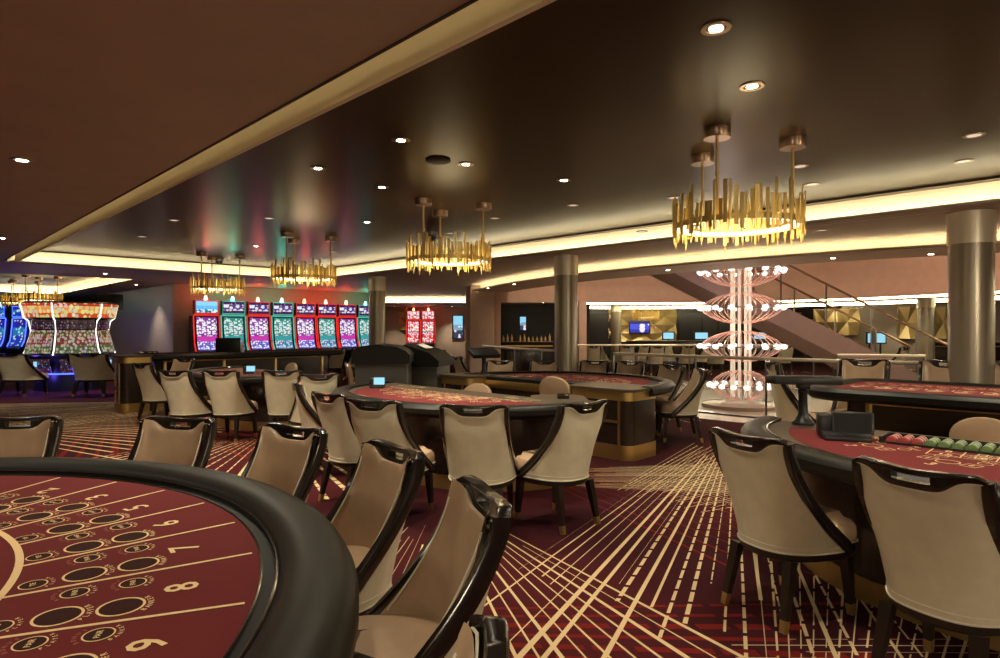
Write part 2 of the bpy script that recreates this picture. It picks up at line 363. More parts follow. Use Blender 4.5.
# cream edge trim along the left side of the tray, with a dark strip painted for its thin shadow gap
sl = MB(); bar(sl, 1.50, -9, 1.80, 14.6, ZS+.14, ZS+.15); bar(sl, 1.78, -9, 1.80, 14.6, ZS-.004, ZS+.14); struct(sl, 'trim_1', 'strip', smooth=False)
struct(bar(MB(), 1.53, -9, 1.55, 14.5, ZS+.012, ZS+.02), 'trim_15', 'ledlow', smooth=False)
struct(bar(MB(), 1.585, -9, 1.60, 14.6, ZS-.008, ZS+.02), 'trim_2', 'dark')
# light coves: lip, back wall, LED strip on the trough floor
tb = MB(); bar(tb, 8.0, -9, 8.03, 14.9, ZS, ZT); bar(tb, 1.7, 14.85, 8.03, 14.88, ZS, ZT); bar(tb, 1.80, -9, 1.82, 14.6, ZS, ZT)
struct(tb, 'trim_3', 'cove', smooth=False)
tl = MB(); bar(tl, 7.75, -9, 7.77, 14.62, ZS-.0, ZS+.03); bar(tl, 1.7, 14.6, 7.77, 14.62, ZS, ZS+.03); struct(tl, 'trim_4', 'soffit', smooth=False)
tg = MB(); bar(tg, 7.74, -9, 7.765, 14.62, ZT-.022, ZT-.002); bar(tg, 1.7, 14.6, 7.765, 14.62, ZT-.022, ZT-.002); struct(tg, 'trim_5', 'dark', smooth=False)  # dark strips painted where the gap would lie in shade
ledm = MB(); bar(ledm, 7.86, -9, 7.90, 14.75, ZS+.006, ZS+.016); bar(ledm, 1.8, 14.68, 7.9, 14.72, ZS+.006, ZS+.016)
struct(ledm, 'trim_6', 'led', smooth=False)
# second tray far on the left
struct(MB().flat([xy(UV(-12.3, 17.3)), xy(UV(4.8, 17.3)), xy(UV(4.8, 26.6)), xy(UV(-12.3, 26.6))], ZT), 'ceiling.003', 'leftceil')
t2 = MB(); bar(t2, 4.75, 17.4, 4.78, 26.6, ZS, ZT); bar(t2, -12.3, 26.55, 4.78, 26.58, ZS, ZT); bar(t2, -12.3, 17.3, 4.78, 17.33, ZS, ZT)
struct(t2, 'trim_7', 'cove', smooth=False)
t2 = MB(); bar(t2, 4.6, 17.5, 4.64, 26.4, ZS+.006, ZS+.016); bar(t2, -12, 26.4, 4.6, 26.44, ZS+.006, ZS+.016)
struct(t2, 'trim_8', 'led', smooth=False)
# curved lower soffit round the atrium
sb = MB(); VA = VS
for i in range(len(VA)-1):
    a, b = VA[i], VA[i+1]
    q = [xy(UV(arcA(a), a)), xy(UV(arcB(a), a)), xy(UV(arcB(b), b)), xy(UV(arcA(b), b))]
    sb._add([Vector((*p, ZB)) for p in q], [(0,1,2,3)]); sb._add([Vector((*p, ZB+.03)) for p in q], [(0,1,2,3)])
sb.ribbon([xy(UV(arcA(v), v)) for v in VA], ZB, ZB+.035)
struct(sb, 'ceiling.004', 'soffit')
sb = MB().ribbon([xy(UV(arcA(v)+.28, v)) for v in VA], ZB+.03, ZS); struct(sb, 'trim_9', 'cove')
sb = MB()
for i in range(len(VA)-1):
    a, b = VA[i], VA[i+1]
    q = [xy(UV(arcA(a)+.12, a)), xy(UV(arcA(a)+.15, a)), xy(UV(arcA(b)+.15, b)), xy(UV(arcA(b)+.12, b))]
    sb._add([Vector((*p, ZB+.045)) for p in q], [(0,1,2,3)])
struct(sb, 'trim_10', 'led')
struct(MB().ribbon([xy(UV(arcB(v), v)) for v in VA], ZB, 6.2), 'wall_balcony', 'pink')
# far side of the atrium: rose fascia over the openings
FP = [(-.2, 18), (1.2, 18.15), (2.45, 18.25), (4.2, 18.4), (6, 18.0), (7.6, 17.0), (8.9, 15.6), (9.9, 13.5), (10.7, 11), (11.6, 8), (12.5, 4), (13, -4)]
def smooth_path(P, k=4):
    out = []
    for i in range(len(P)-1):
        p0, p1, p2, p3 = [Vector(P[max(0, min(len(P)-1, j))]) for j in (i-1, i, i+1, i+2)]
        for t in (q/k for q in range(k)):
            out.append(tuple(.5*((2*p1)+(p2-p0)*t+(2*p0-5*p1+4*p2-p3)*t*t+(3*p1-p0-3*p2+p3)*t**3)))
    return out+[tuple(P[-1])]
FS = smooth_path(FP)
fb = MB().ribbon(FS, 2.28, 2.72); fb.ribbon([(p[0]*1.012, p[1]*1.012) for p in FS], 2.72, 6.2)
fb.ribbon([(p[0]*1.012, p[1]*1.012) for p in FS], 2.28, 2.33)
struct(fb, 'wall_fascia', 'pink')
struct(MB().flat([(-3, 2), (16, -6), (18, 24), (-3, 24)], 6.2), 'ceiling.005', 'pink')
pr = MB(); pr.box((-.86, 17.85, 0), (-.17, 18.25, ZS), .01); pr.box((-.17, 17.98, 2.28), (-.16, 18.2, 3.2))
struct(pr, 'wall_pier', 'pinkw')
struct(MB().box((2.28, 17.9, 0), (2.50, 18.3, 2.3), .01), 'wall_pier.001', 'pink')
struct(MB().box((-.17, 17.9, 0), (.02, 18.2, 2.3), .01), 'wall_pier.002', 'pink')
# far zone ceiling with two light lines
fz = [(-.2, 18.3)]+[(p[0]*1.015, p[1]*1.015) for p in FS[1:]]+[(38, -4), (38, 34), (-.2, 34)]
struct(MB().flat(fz, 2.42), 'ceiling.006', 'soffit')
OFF = lambda k: [(p[0]*k, p[1]*k) for p in FS[8:]]
struct(MB().ribbon(OFF(1.10), 2.33, 2.42), 'trim_11', 'led')
struct(MB().ribbon(OFF(1.38), 2.33, 2.42), 'trim_12', 'led')
struct(MB().ribbon([(p[0]*1.11, p[1]*1.11) for p in FS[8:]], 2.30, 2.42), 'trim_13', 'cove')
# dropped ceiling with a light cove in the far passage
struct(MB().flat([(-9, 24.0), (-.9, 24.0), (-.9, 28), (-9, 28)], 2.50), 'ceiling.007', 'soffit')
struct(MB().box((-9, 24.0, 2.50), (-.9, 24.02, 2.53)), 'trim_16', 'soffit', smooth=False)
struct(MB().box((-9, 24.28, 2.50), (-.9, 24.30, 2.75)), 'trim_17', 'cove', smooth=False)
struct(MB().box((-9, 24.10, 2.53), (-.9, 24.15, 2.545)), 'trim_18', 'led', smooth=False)
# walls
wb = MB(); bar(wb, 5.7, 18.4, 12.6, 18.6, 0, ZS); struct(wb, 'wall_slots', 'wall', smooth=False)
wb = MB(); bar(wb, 5.7, 18.6, 5.9, 25.5, 0, ZS); struct(wb, 'wall_side', 'wallm', smooth=False)
wb = MB(); bar(wb, 5.9, 18.6, 16, 18.8, 0, ZS)
struct(MB().box((-9, 28, 0), (-.86, 28.2, ZS)), 'wall_far', 'pinkw', smooth=False)
struct(MB().box((-1.02, 18.3, 0), (-.86, 28, ZS)), 'wall_passage', 'pinkw', smooth=False)
wb = MB(); bar(wb, -16, 30, 6, 30.2, 0, 3.1); struct(wb, 'wall_left', 'darkwall', smooth=False)
wb = MB(); bar(wb, -16.2, -9, -16, 36, 0, 3.1); struct(wb, 'wall_rear', 'wall', smooth=False)
wb = MB(); bar(wb, -16, -9.2, 26, -9, 0, 6.2); struct(wb, 'wall_right', 'wall', smooth=False)
struct(MB().box((-.2, 27, 0), (38, 27.2, 2.45)), 'wall_back', 'darkwall', smooth=False)
struct(MB().box((.03, 23.5, 0), (3.4, 23.7, 2.42)), 'wall_alcove', 'darkwall', smooth=False)
struct(MB().box((12.5, 22.5, 0), (37, 22.7, 2.42)), 'wall_lounge', 'wall', smooth=False)
struct(MB().box((37, -10, 0), (37.2, 27, 2.45)), 'wall_outer', 'wall', smooth=False)
# atrium floor and its marble kerb
inner = [xy(UV(arcA(v)+.25, v)) for v in VA if v > -6] 
struct(MB().flat(inner+[(-.1, 17.9)]+[(p[0]*.99, p[1]*.99) for p in FS[2:]], .006), 'floor.001', 'marble')

# ------------------------------------------------------------ chair
def lerp(a, b, t): return a+(b-a)*t
def c_hw(t): return .262-.022*t-.010*math.sin(t*PI)
def c_yb(t): return -.245-.10*t**1.3
def c_dep(t): return .045+.33*(1-t)**1.9
def c_pt(s, t, off=0.0, z=None):
    a = abs(s); x = (c_hw(t)-off)*math.copysign(1-(1-a)**1.55, s); y = c_yb(t)+off+c_dep(t)*a**2.4
    zz = .37+.545*t if z is None else z
    return Vector((x, y, zz))
def rail_low(x):                                  # lower contour of the top rail / top contour of the upholstery
    a = abs(x)
    k = 1/(1+math.exp((a-.135)/.018)); return .940-.062*k
def make_chair(label):
    t = thing('casino_chair', (0,0,0), 0, label, 'chair', 'high-backed casino chairs')
    sb = MB(); NS, NT = 18, 12; vs = []; fs = []
    for j in range(NT+1):
        for i in range(NS+1):
            s = -1+2*i/NS; tt = j/NT; p = c_pt(s*.985, tt)
            if j > NT-3: p.z = lerp(p.z, rail_low(p.x)+.012, (j-(NT-3))/3)
            vs.append(p)
    for j in range(NT):
        for i in range(NS): a = j*(NS+1)+i; fs.append((a, a+1, a+NS+2, a+NS+1))
    sb._add(vs, fs); sh = sb.build('back_shell', 'cream', t)
    # inner back
    ib = MB(); vs = []; 
    for j in range(NT+1):
        for i in range(NS+1):
            s = -1+2*i/NS; tt = .22+.78*j/NT; p = c_pt(s*.95, tt, .028); p.y += .022+.012*(1-s*s)*math.sin(j/NT*PI)
            if j > NT-3: p.z = lerp(p.z, rail_low(p.x)+.012, (j-(NT-3))/3)
            vs.append(p)
    ib._add(vs, fs); ib.build('inner_back', 'taupe', t)
    # frame: two sweeping stiles and the top rail with its hand slot
    fb = MB()
    for sg in (-1, 1):
        path = []; 
        for k in range(15):
            tt = -.02+k/14*1.075; q = c_pt(sg, min(1, max(0, tt))); q.z = .37+.545*tt; q.x -= sg*.004; q.y += .010; path.append(q)
        fb.tube(path, [.033-.003*(k/14) for k in range(15)], 8, sq=.5, up=Vector((1,0,0)), ry=[.022-.003*k/14 for k in range(15)])
    NX, NZ = 28, 8; W = c_hw(1)+.006
    def rp(i, j, yo):
        x = -W+2*W*i/NX; a = abs(x)/W; zt = .965-.012*math.exp(-(x/.12)**2)-.020*max(0, a-.86)/.14
        z = lerp(rail_low(x)-.004, zt, j/NZ); lean = (z-.915)*(-.12)
        return Vector((x, c_yb(1)+.052*(1-math.sqrt(max(0, 1-min(1, a)**2*.93)))*1.1+lean+yo+.006, z))
    keep = lambda i, j: not (abs(i+.5-NX/2) < 4 and 3 <= j <= 5)
    fr, bk = {}, {}
    for i in range(NX+1):
        for j in range(NZ+1):
            e = .006 if (j in (0, NZ)) else 0
            fr[i, j] = fb.bm.verts.new(rp(i, j, .030-e)); bk[i, j] = fb.bm.verts.new(rp(i, j, -.014+e))
    for i in range(NX):
        for j in range(NZ):
            if not keep(i, j): continue
            c4 = [(i, j), (i+1, j), (i+1, j+1), (i, j+1)]
            fb.bm.faces.new([fr[c] for c in c4]); fb.bm.faces.new([bk[c] for c in reversed(c4)])
            for (a, b, ni, nj) in ((0, 1, i, j-1), (1, 2, i+1, j), (2, 3, i, j+1), (3, 0, i-1, j)):
                if not (0 <= ni < NX and 0 <= nj < NZ) or not keep(ni, nj):
                    fb.bm.faces.new([fr[c4[b]], fr[c4[a]], bk[c4[a]], bk[c4[b]]])
    for v in [v for v in fb.bm.verts if not v.link_faces]: fb.bm.verts.remove(v)
    fb.build('frame', 'frame', t, ang=50)
    # piping: bottom arc of the shell, its two edges and the scooped top
    pp = MB(); path = [c_pt(-1+2*k/20, 0, -.004) for k in range(21)]; pp.tube(path, .005, 6)
    for sg in (-1, 1):
        pp.tube([c_pt(sg*.93, k/10*.97, -.004) for k in range(11)], .0035, 5)
    for sg in (-1, 1):
        pts = [c_pt(sg*.90, .26+.70*k/12, .030) for k in range(13)]; pts = [p+Vector((0, .034, 0)) for p in pts]; pp.tube(pts, .0035, 5)
    for yo in (-.010, .040):
        pts = []
        for k in range(25):
            x = -.24+.48*k/24; q = rp(int(round((x+W)/(2*W)*NX)), 0, yo); pts.append(Vector((x, q.y, rail_low(x)-.004)))
        pp.tube(pts, .0035, 5)
    pp.build('piping', 'piping', t)
    # seat
    def outline(g):
        pts = [(c_pt(-1+2*k/16, 0).x*(1+g), c_pt(-1+2*k/16, 0).y-g*.25) for k in range(17)]
        r = .07; fy = .27+g*.25; hx = .245*(1+g)
        for k in range(6): a = -PI/12+k/5*(PI/2+PI/12); pts.append((hx-r+r*math.cos(a), fy-r+r*math.sin(a)))
        for k in range(6): a = PI/2+k/5*(PI/2+PI/12); pts.append((-hx+r+r*math.cos(a), fy-r+r*math.sin(a)))
        return pts
    def lay(g, z, dome=0):
        return [Vector((x, y, z)) for x, y in outline(g)]
    se = MB(); se.loft([lay(-.06, .39), lay(-.01, .40), lay(0, .43), lay(-.01, .47), lay(-.07, .495), lay(-.25, .508), lay(-.6, .512)]); se.build('seat', 'taupe', t)
    sp = MB(); sp.tube(lay(.006, .398), .0045, 6, closed=True); sp.build('seat_piping', 'piping', t)
    sr = MB(); sr.loft([lay(-.05, .325), lay(-.015, .335), lay(-.01, .385), lay(-.04, .393)]); sr.build('seat_rail', 'rail', t)
    for (x, y, dx, dy) in ((-.195, .20, -.012, .03), (.195, .20, .012, .03), (-.165, -.19, -.022, -.075), (.165, -.19, .022, -.075)):
        lg = MB(); P = [Vector((x, y, .335)), Vector((x+dx*.42, y+dy*.40, .20)), Vector((x+dx*.84, y+dy*.82, .06))]
        lg.tube(P, [.036, .031, .024], 4, sq=1, up=Vector((0,1,0))); l = lg.build('leg', 'rail', t)
        cp = MB(); cp.tube([P[2], Vector((x+dx, y+dy, 0))], [.0245, .021], 4, up=Vector((0,1,0))); cp.build('foot_cap', 'brass', l)
    return t
_proto = make_chair('proto'); _first = [True]
def put(loc, ang, label, raise_=0, group='high-backed casino chairs'):
    """ang: the direction the sitter looks, degrees from +X"""
    rz = math.radians(ang-90)
    if _first[0]:
        _first[0] = False; o = _proto; o.location = loc; o.rotation_euler = (0,0,rz); o['label'] = label; o['group'] = group
    else: o = dup(_proto, loc, rz, label, group)
    if raise_: o.scale = (1, 1, raise_)
    return o
def put_top(px, py, ang, label, H=.96, r=0, **k):  # by where its top rail is, pixel column and row
    Y = (EYE-H)*F/(py-329); p = atY(px, Y); a = math.radians(ang); p += Vector((math.cos(a), math.sin(a), 0))*.335
    return put(p, ang, label, H/.96 if abs(H-.96) > .01 else 0, **k)
C1 = Vector((-2.5, 1.25, 0))
for a, lab in ((100, 'taupe casino chair beyond the large baccarat table, cropped by the picture edge'),
               (77.5, 'taupe casino chair squarely beyond the top of the large baccarat table'),
               (58, 'taupe casino chair beside the baccarat rim, between two others, only its upper back showing'),
               (38.5, 'taupe casino chair at the baccarat rim, its seat and right side in view'),
               (18.5, 'taupe casino chair at the baccarat rim showing a big glossy curved black frame'),
               (-7, 'casino chair at the baccarat table of which only a black frame corner shows')):
    d = Vector((math.cos(math.radians(a)), math.sin(math.radians(a)), 0)); put(C1+d*(2.27 if a > 0 else 2.17), a+180, lab)
for px, py, ang, lab in (
    (473, 405, 82, 'cream backed casino chair seen squarely from behind at the middle card table'),
    (588, 402, 129, 'cream backed casino chair at the middle card table, alone showing its whole side'),
    (370, 400, 66, 'cream backed casino chair at the middle table, next to the squarely seen one'),
    (326, 393, 50, 'cream backed casino chair at the middle table, third from its near end'),
    (294, 382, 18, 'narrow edge-on casino chair at the far end of the middle card table'),
    (743, 434, 27, 'casino chair with its back to us at the curved end of the near right table'),
    (912, 467, 30, 'largest casino chair back, with a long hand slot, at the near right table'),
    (501, 360.5, 262, 'casino chair behind the rear oval table, farthest along by the display stand'),
    (545, 360.5, 258, 'casino chair behind the rear oval table, right in front of the bronze column'),
    (595, 360.5, 250, 'casino chair behind the rear oval table, beyond the round-backed dealer stool'),
    (631, 361, 240, 'casino chair behind the rear oval table, below the wall television'),
    (674, 365, 212, 'casino chair at the curved end of the rear oval table, facing in'),
    (704, 369, 176, 'side-on casino chair at the brass banded end of the rear oval table'),
    (140, 363.5, 60, 'cream casino chair at the left middle table, nearest the brass based block'),
    (172, 370.5, 76, 'cream casino chair at the left middle table, second from the brass based block'),
    (219, 370.5, 84, 'cream casino chair at the left middle table, third from the brass based block'),
    (281, 370.5, 96, 'cream casino chair at the left middle table, below the small lit screen'),
    (320, 374, 120, 'taupe casino chair partly hidden at the near end of the left middle table'),
    (186, 358.5, 250, 'taupe casino chair facing us from beyond the left middle table'),
    (150, 351, 260, 'casino chair standing beyond the long raised table, in front of the lit mauve wall'),
    (455, 356, 25, 'cream backed casino chair beside the grey pit console, seen edge-on'),
    (441, 350, 150, 'taupe casino chair standing behind the grey pit console'),
    (9, 353.5, 82, 'wide casino chair at the round slot carousel, cut by the picture edge'),
    (87, 353.5, 93, 'wide casino chair at the round slot carousel, in front of its middle screen'),
    ):
    o = put_top(px, py, ang, lab)
    if lab.startswith('wide'): o.scale = (1.75, 1.1, 1)
for px, py, ang, lab in ((865, 359, 228, 'tall casino chair behind the raised table, beside the foot of the stair'),
                         (947, 360, 226, 'tall casino chair behind the raised table, directly before the broad column'),
                         (1016, 361.5, 224, 'tall casino chair behind the raised table, cut by the picture edge'),
                         (769, 361, -14, 'tall casino chair at the near end of the raised table, seen from its side')):
    put_top(px, py, ang, lab, H=1.16)
for k in range(7):
    put(UV(6.5+k*.73, 16.35), 135+random.uniform(-14, 14), 'casino chair in front of the slot bank, %s' %
        ['before the machine with the blue sky screen', 'before the second machine', 'before the third machine', 'before the fourth machine', 'before the fifth machine', 'before the sixth machine', 'before the last full machine by the column'][k], group='chairs at the slot bank')

# dealer stool: round-shouldered leather back on a pedestal
def make_stool(label):
    t = thing('dealer_stool', (0,0,0), 0, label, 'stool', 'round-backed dealer stools')
    b = MB(); prof = [Vector((.215*math.cos(a)*(1 if abs(math.cos(a)) < .99 else 1), 0, .78+.17*math.sin(a))) for a in [k*PI/12 for k in range(13)]]
    prof = [Vector((.20, 0, .52))]+prof+[Vector((-.20, 0, .52))]
    def off(y, s): return [Vector((p.x*s, y-.22-.10*(p.z-.5)+.45*(p.x*p.x), .74+(p.z-.74)*s)) for p in prof]
    b.loft([off(.035, .90), off(.028, .97), off(0, 1.0), off(-.03, .97), off(-.04, .88)]); b.build('backrest', 'taupe', t)
    s = MB(); s.lathe([(.18, .50), (.225, .515), (.235, .55), (.22, .585), (.12, .60)], 24); s.build('seat', 'taupe', t)
    p = MB(); p.lathe([(.26, 0), (.26, .02), (.05, .05), (.03, .08), (.03, .50)], 20); p.build('pedestal', 'black', t)
    q = MB(); q.box((-.03, -.27, .46), (.03, -.02, .50), .005); q.box((-.03, -.28, .46), (.03, -.25, .7), .005); q.build('back_bracket', 'black', t)
    return t
st0 = make_stool('round-backed dealer stool beyond the end of the middle card table, seen whole')
def put_stool(px, py, ang, label, H=.84, back=.0, first=False):
    """by where the top of its back is; H its height"""
    Y = (EYE-H)*F/(py-329); p = atY(px, Y); a = math.radians(ang); p += Vector((math.cos(a), math.sin(a), 0))*(.27-back)
    if first: o = st0; o.location = p; o.rotation_euler = (0,0,math.radians(ang-90)); o['label'] = label
    else: o = dup(st0, p, math.radians(ang-90), label)
    o.scale = (1, 1, H/.95)
put_stool(561, 375, 55, 'round-backed dealer stool standing upright before the rear oval table', .92, .2, True)
put_stool(479, 383, 235, 'low round-backed dealer stool showing only its dome behind the middle card table')
put_stool(985, 417, 225, 'round-backed dealer stool behind the chip rack, cut by the picture edge')
put_stool(347, 363, 20, 'pale round-backed dealer stool beside the grey pit console', .90)
put_stool(293, 362.5, 225, 'round-backed dealer stool behind the left middle table')

# ------------------------------------------------------------ tables
def halfmoon(L, D, n=40, p=.85, e=1.0):
    out = []
    for k in range(n+1):
        a = PI*k/n; out.append((-L*math.copysign(abs(math.cos(a))**p, math.cos(a)), -D*math.sin(a)**e))
    return out
def inset(path, d):                              # move a curve inwards (towards +y centre)
    out = []; n = len(path)
    for i in range(n):
        a = Vector(path[max(0, i-1)]); b = Vector(path[min(n-1, i+1)]); t = (b-a).normalized(); nn = Vector((-t.y, t.x))
        q = Vector(path[i])+nn*d; out.append((q.x, q.y))
    return out
def seat_print(mb, c, th, z, s=1.0, num=None):
    """one betting place: boxes, ring, words; th = outward direction"""
    r = Vector((math.cos(th), math.sin(th))); q = Vector((-r.y, r.x)); P = lambda a, b: (c[0]+r.x*a*s+q.x*b*s, c[1]+r.y*a*s+q.y*b*s)
    mb.ring(P(0, 0), .050*s, .057*s, z, 20)
    for k in (-.11, .11):
        mb.ring(P(-.12, k), .030*s, .035*s, z, 16)
        mb.line(P(.03, k-.035), P(.03, k+.035), .006, z); mb.line(P(-.05, k-.035), P(-.05, k+.035), .006, z); mb.text(random.choice(('8', '9', '6', '3', '10')), P(-.01, k), .05*s, th+PI/2, z); mb.text('PAYS 2', P(-.175, k), .032*s, th+PI/2, z)
        mb.line(P(.03, k-.035), P(-.05, k-.035), .005, z); mb.line(P(.03, k+.035), P(-.05, k+.035), .005, z)
    for k in range(4): mb.text('0123456789'[k:k+6], P(-.23-.045*k, -.03+.05*random.random()), .040*s, th+PI/2, z)
    if num: mb.text(num, P(.13, 0), .10*s, th+PI/2, z)
def card_table(name, loc, rz, L, D, z, label, cat='table', seats=7, border='stone', group=None, bodyinset=.33, grid=False, felt_back=.16, nums=False, panels=True):
    t = thing(name, loc, rz, label, cat, group)
    rim = halfmoon(L, D); inner = inset(rim, .15)
    top = MB(); top.prism(inset(rim, .07), z-.05, z-.004); top.build('tabletop', border, t)
    fe = inset(rim, .19 if border == 'stone' else .22); fe = [(x*.93, y) for x, y in fe if y < -felt_back]
    f = MB(); f.flat(fe, z); f.build('felt', 'felt', t)
    g = MB(); zz = z+.0025
    for k in range(seats):
        th = PI+PI*(k+.8)/(seats+.6); c = (L*.66*math.cos(th), D*.64*math.sin(th)-.02); seat_print(g, c, th, zz, 1.0, str(k+1) if nums else None)
    for k in range(26):
        x = -L*.55+L*1.1*k/25; g.line((x, -felt_back-.08+.02*math.sin(k)), (x+.02, -felt_back-.08), .022, zz)
    if grid:
        for i in range(9):
            g.line((-.62+i*.155, -felt_back-.12), (-.62+i*.155, -felt_back-.46), .006, zz)
        for j in range(4): g.line((-.62, -felt_back-.12-j*.113), (.62, -felt_back-.12-j*.113), .006, zz)
        for i in range(8):
            for j in range(3): g.text(str((i*3+j*7) % 36+1), (-.54+i*.155, -felt_back-.18-j*.113), .075, 0, zz)
    g.line((-.5*L, -D*.78), (-.05*L, -D*.86), .012, zz); g.line((.05*L, -D*.86), (.5*L, -D*.78), .012, zz)
    g.build('felt_print', 'print', t, smooth=False)
    path = [Vector((x, y, z-.035)) for x, y in inset(rim, .075)]
    a = MB(); a.tube(path, .095, 12, ry=.062, sq=.8); a.build('armrest', 'pad', t)
    se = MB(); se.tube([Vector((x, y, z+.012)) for x, y in inset(rim, .155)], .006, 5); se.build('armrest_seam', 'frame', t)
    bd = inset(rim, bodyinset); body = MB(); body.prism(bd, .12, z-.05); bo = body.build('body', 'body', t, ang=25)
    bb = MB(); bb.prism(inset(rim, bodyinset-.012), 0.0, .13); bb.build('plinth', 'brass', t, ang=25)
    if panels:
        tr = MB()
        for s in (-1, 1):
            tr.box((s*(L-bodyinset)-.03, -.035, .13), (s*(L-bodyinset)+.03, .03, z-.05), .004)
        tr.box((-(L-bodyinset), .0, z-.16), (L-bodyinset, .02, z-.05), .003)
        tr.build('brass_trim', 'brass', t)
    return t
# T1, the near baccarat table
Z1 = .76; t1 = thing('baccarat_table', (C1.x, C1.y, 0), 0, 'large round baccarat table with burgundy felt, gold numbers and a black padded rim', 'table')
def circ(r, a0=-32, a1=128, n=80): return [(r*math.cos(math.radians(a0+(a1-a0)*k/n)), r*math.sin(math.radians(a0+(a1-a0)*k/n))) for k in range(n+1)]
tp = MB(); tp.prism(circ(2.06)+[(-1.35, 1.35), (-1.1, .55), (-.2, -.35), (.55, -1.1), (1.35, -1.35)], Z1-.05, Z1-.006); tp.build('tabletop', 'track', t1)
FEL = circ(1.88, -30, 126)+[(-1.05, 1.2), (-.8, .35), (-.05, -.35), (.6, -.95), (1.3, -1.3)]
tp = MB(); tp.prism(FEL, Z1-.02, Z1); tp.build('felt', 'felt', t1)
tp = MB(); tp.tube([Vector((x, y, Z1-.025)) for x, y in circ(2.045, -33, 129)], .118, 16, ry=.08, sq=.85); tp.build('armrest', 'pad', t1)
tp = MB(); tp.tube([Vector((x, y, Z1+.012)) for x, y in circ(1.93, -33, 129)], .005, 6); tp.tube([Vector((x, y, Z1-.001)) for x, y in circ(1.885, -30, 126)], .004, 6); tp.build('seam', 'frame', t1)
tp = MB(); tp.prism(circ(1.62)+[(-.9, .9), (.9, -.9)], .12, Z1-.05); tp.build('body', 'body', t1)
tp = MB(); tp.prism(circ(1.63)+[(-.88, .88), (.88, -.88)], 0, .12); tp.build('plinth', 'brass', t1)
fc = (0, -.25); lines = [-1, 10, 20.3, 31.8, 42.6, 52.7, 62.4, 72, 81.5, 91, 100.5, 110]; nums = ['', '9', '8', '7', '6', '5', '3', '2', '1', '', '']
pr = MB(); z2 = Z1+.0022
def pol(r, a): return (fc[0]+r*math.cos(math.radians(a)), fc[1]+r*math.sin(math.radians(a)))
def edge_r(a, R):                                # distance from the fan centre to the circle of radius R
    d = Vector((math.cos(math.radians(a)), math.sin(math.radians(a)))); f = Vector(fc); b = f.dot(d); return -b+math.sqrt(b*b-f.length_squared+R*R)
for a in lines: pr.line(pol(edge_r(a, 1.21), a), pol(edge_r(a, 1.86), a), .013, z2)
pr.ring((0, 0), 1.200, 1.222, z2, 60, math.radians(-30), math.radians(125))
for i, nm in enumerate(nums):
    a0 = lines[i]; da = lines[i+1]-a0; k = da/10.5; sh = (edge_r(a0+5, 1.88)-1.99)*.75
    if nm: pr.text(nm, pol(1.785+sh, a0+5.2*k), .125, math.radians(a0+5.2*k+90), z2)
    for r, ad, rr, big in ((1.50, 2.9, .058, 1), (1.64, 2.9, .058, 1), (1.515, 8.2, .036, 0), (1.655, 8.2, .036, 0), (1.375, 2.6, .036, 0)):
        c = pol(r+sh, a0+ad*k); ang = math.radians(a0+ad*k)
        if big:
            pr.disc(c, rr-.003, z2-.0008, mi=2); pr.ring(c, rr-.007, rr, z2)
            w1, w2, ms = ('PLAYER', 'BANKER')[r > 1.6], 'PAYS', .022
        else:
            pr.disc(c, rr-.002, z2-.0008, mi=2); pr.ring(c, rr-.004, rr, z2); pr.text('PAIR' if r > 1.4 else 'TIE', c, .020, ang+PI/2, z2+.0005)
            w1, w2 = ('PLAYER', 'BANKER')[r > 1.6], ''
        n = len(w1)
        for q, ch in enumerate(w1):              # word curved round the outer side of the ring
            aa = ang+(q-(n-1)/2)*(.25 if big else .33); rad = rr+.013
            pr.text(ch, (c[0]+rad*math.cos(aa), c[1]+rad*math.sin(aa)), (.021 if big else .015), aa+PI/2, z2)
        if not big and r > 1.4:
            for q, ch in enumerate('BONUS'):
                aa = ang+PI-(q-2)*.36; rad = rr+.014
                pr.text(ch, (c[0]+rad*math.cos(aa), c[1]+rad*math.sin(aa)), .015, aa-PI/2, z2, mi=1)
pr.build('felt_print', ['print', 'pinkprint', 'disc'], t1, smooth=False)

T2 = card_table('card_table', UV(4.75, 5.15), -PI/4, 1.72, 1.42, .80, 'burgundy card table in the middle of the room with a taupe border', grid=True, nums=False, felt_back=.30)
T3 = card_table('card_table', UV(6.35, 5.5), PI*.75, 1.65, 1.65, .80, 'rear oval card table with a black rim and a brass banded end', border='track', seats=9, felt_back=.26)
T4 = card_table('card_table', UV(4.9, .15), -PI/4, 1.85, 1.55, .80, 'near right card table with burgundy felt, taupe border and a chip rack', nums=True, grid=True, felt_back=.30)
T6 = card_table('card_table', UV(4.7, 9.9), -PI/4, 1.6, 1.35, .80, 'left middle card table half hidden by its row of cream chairs', felt_back=.25)
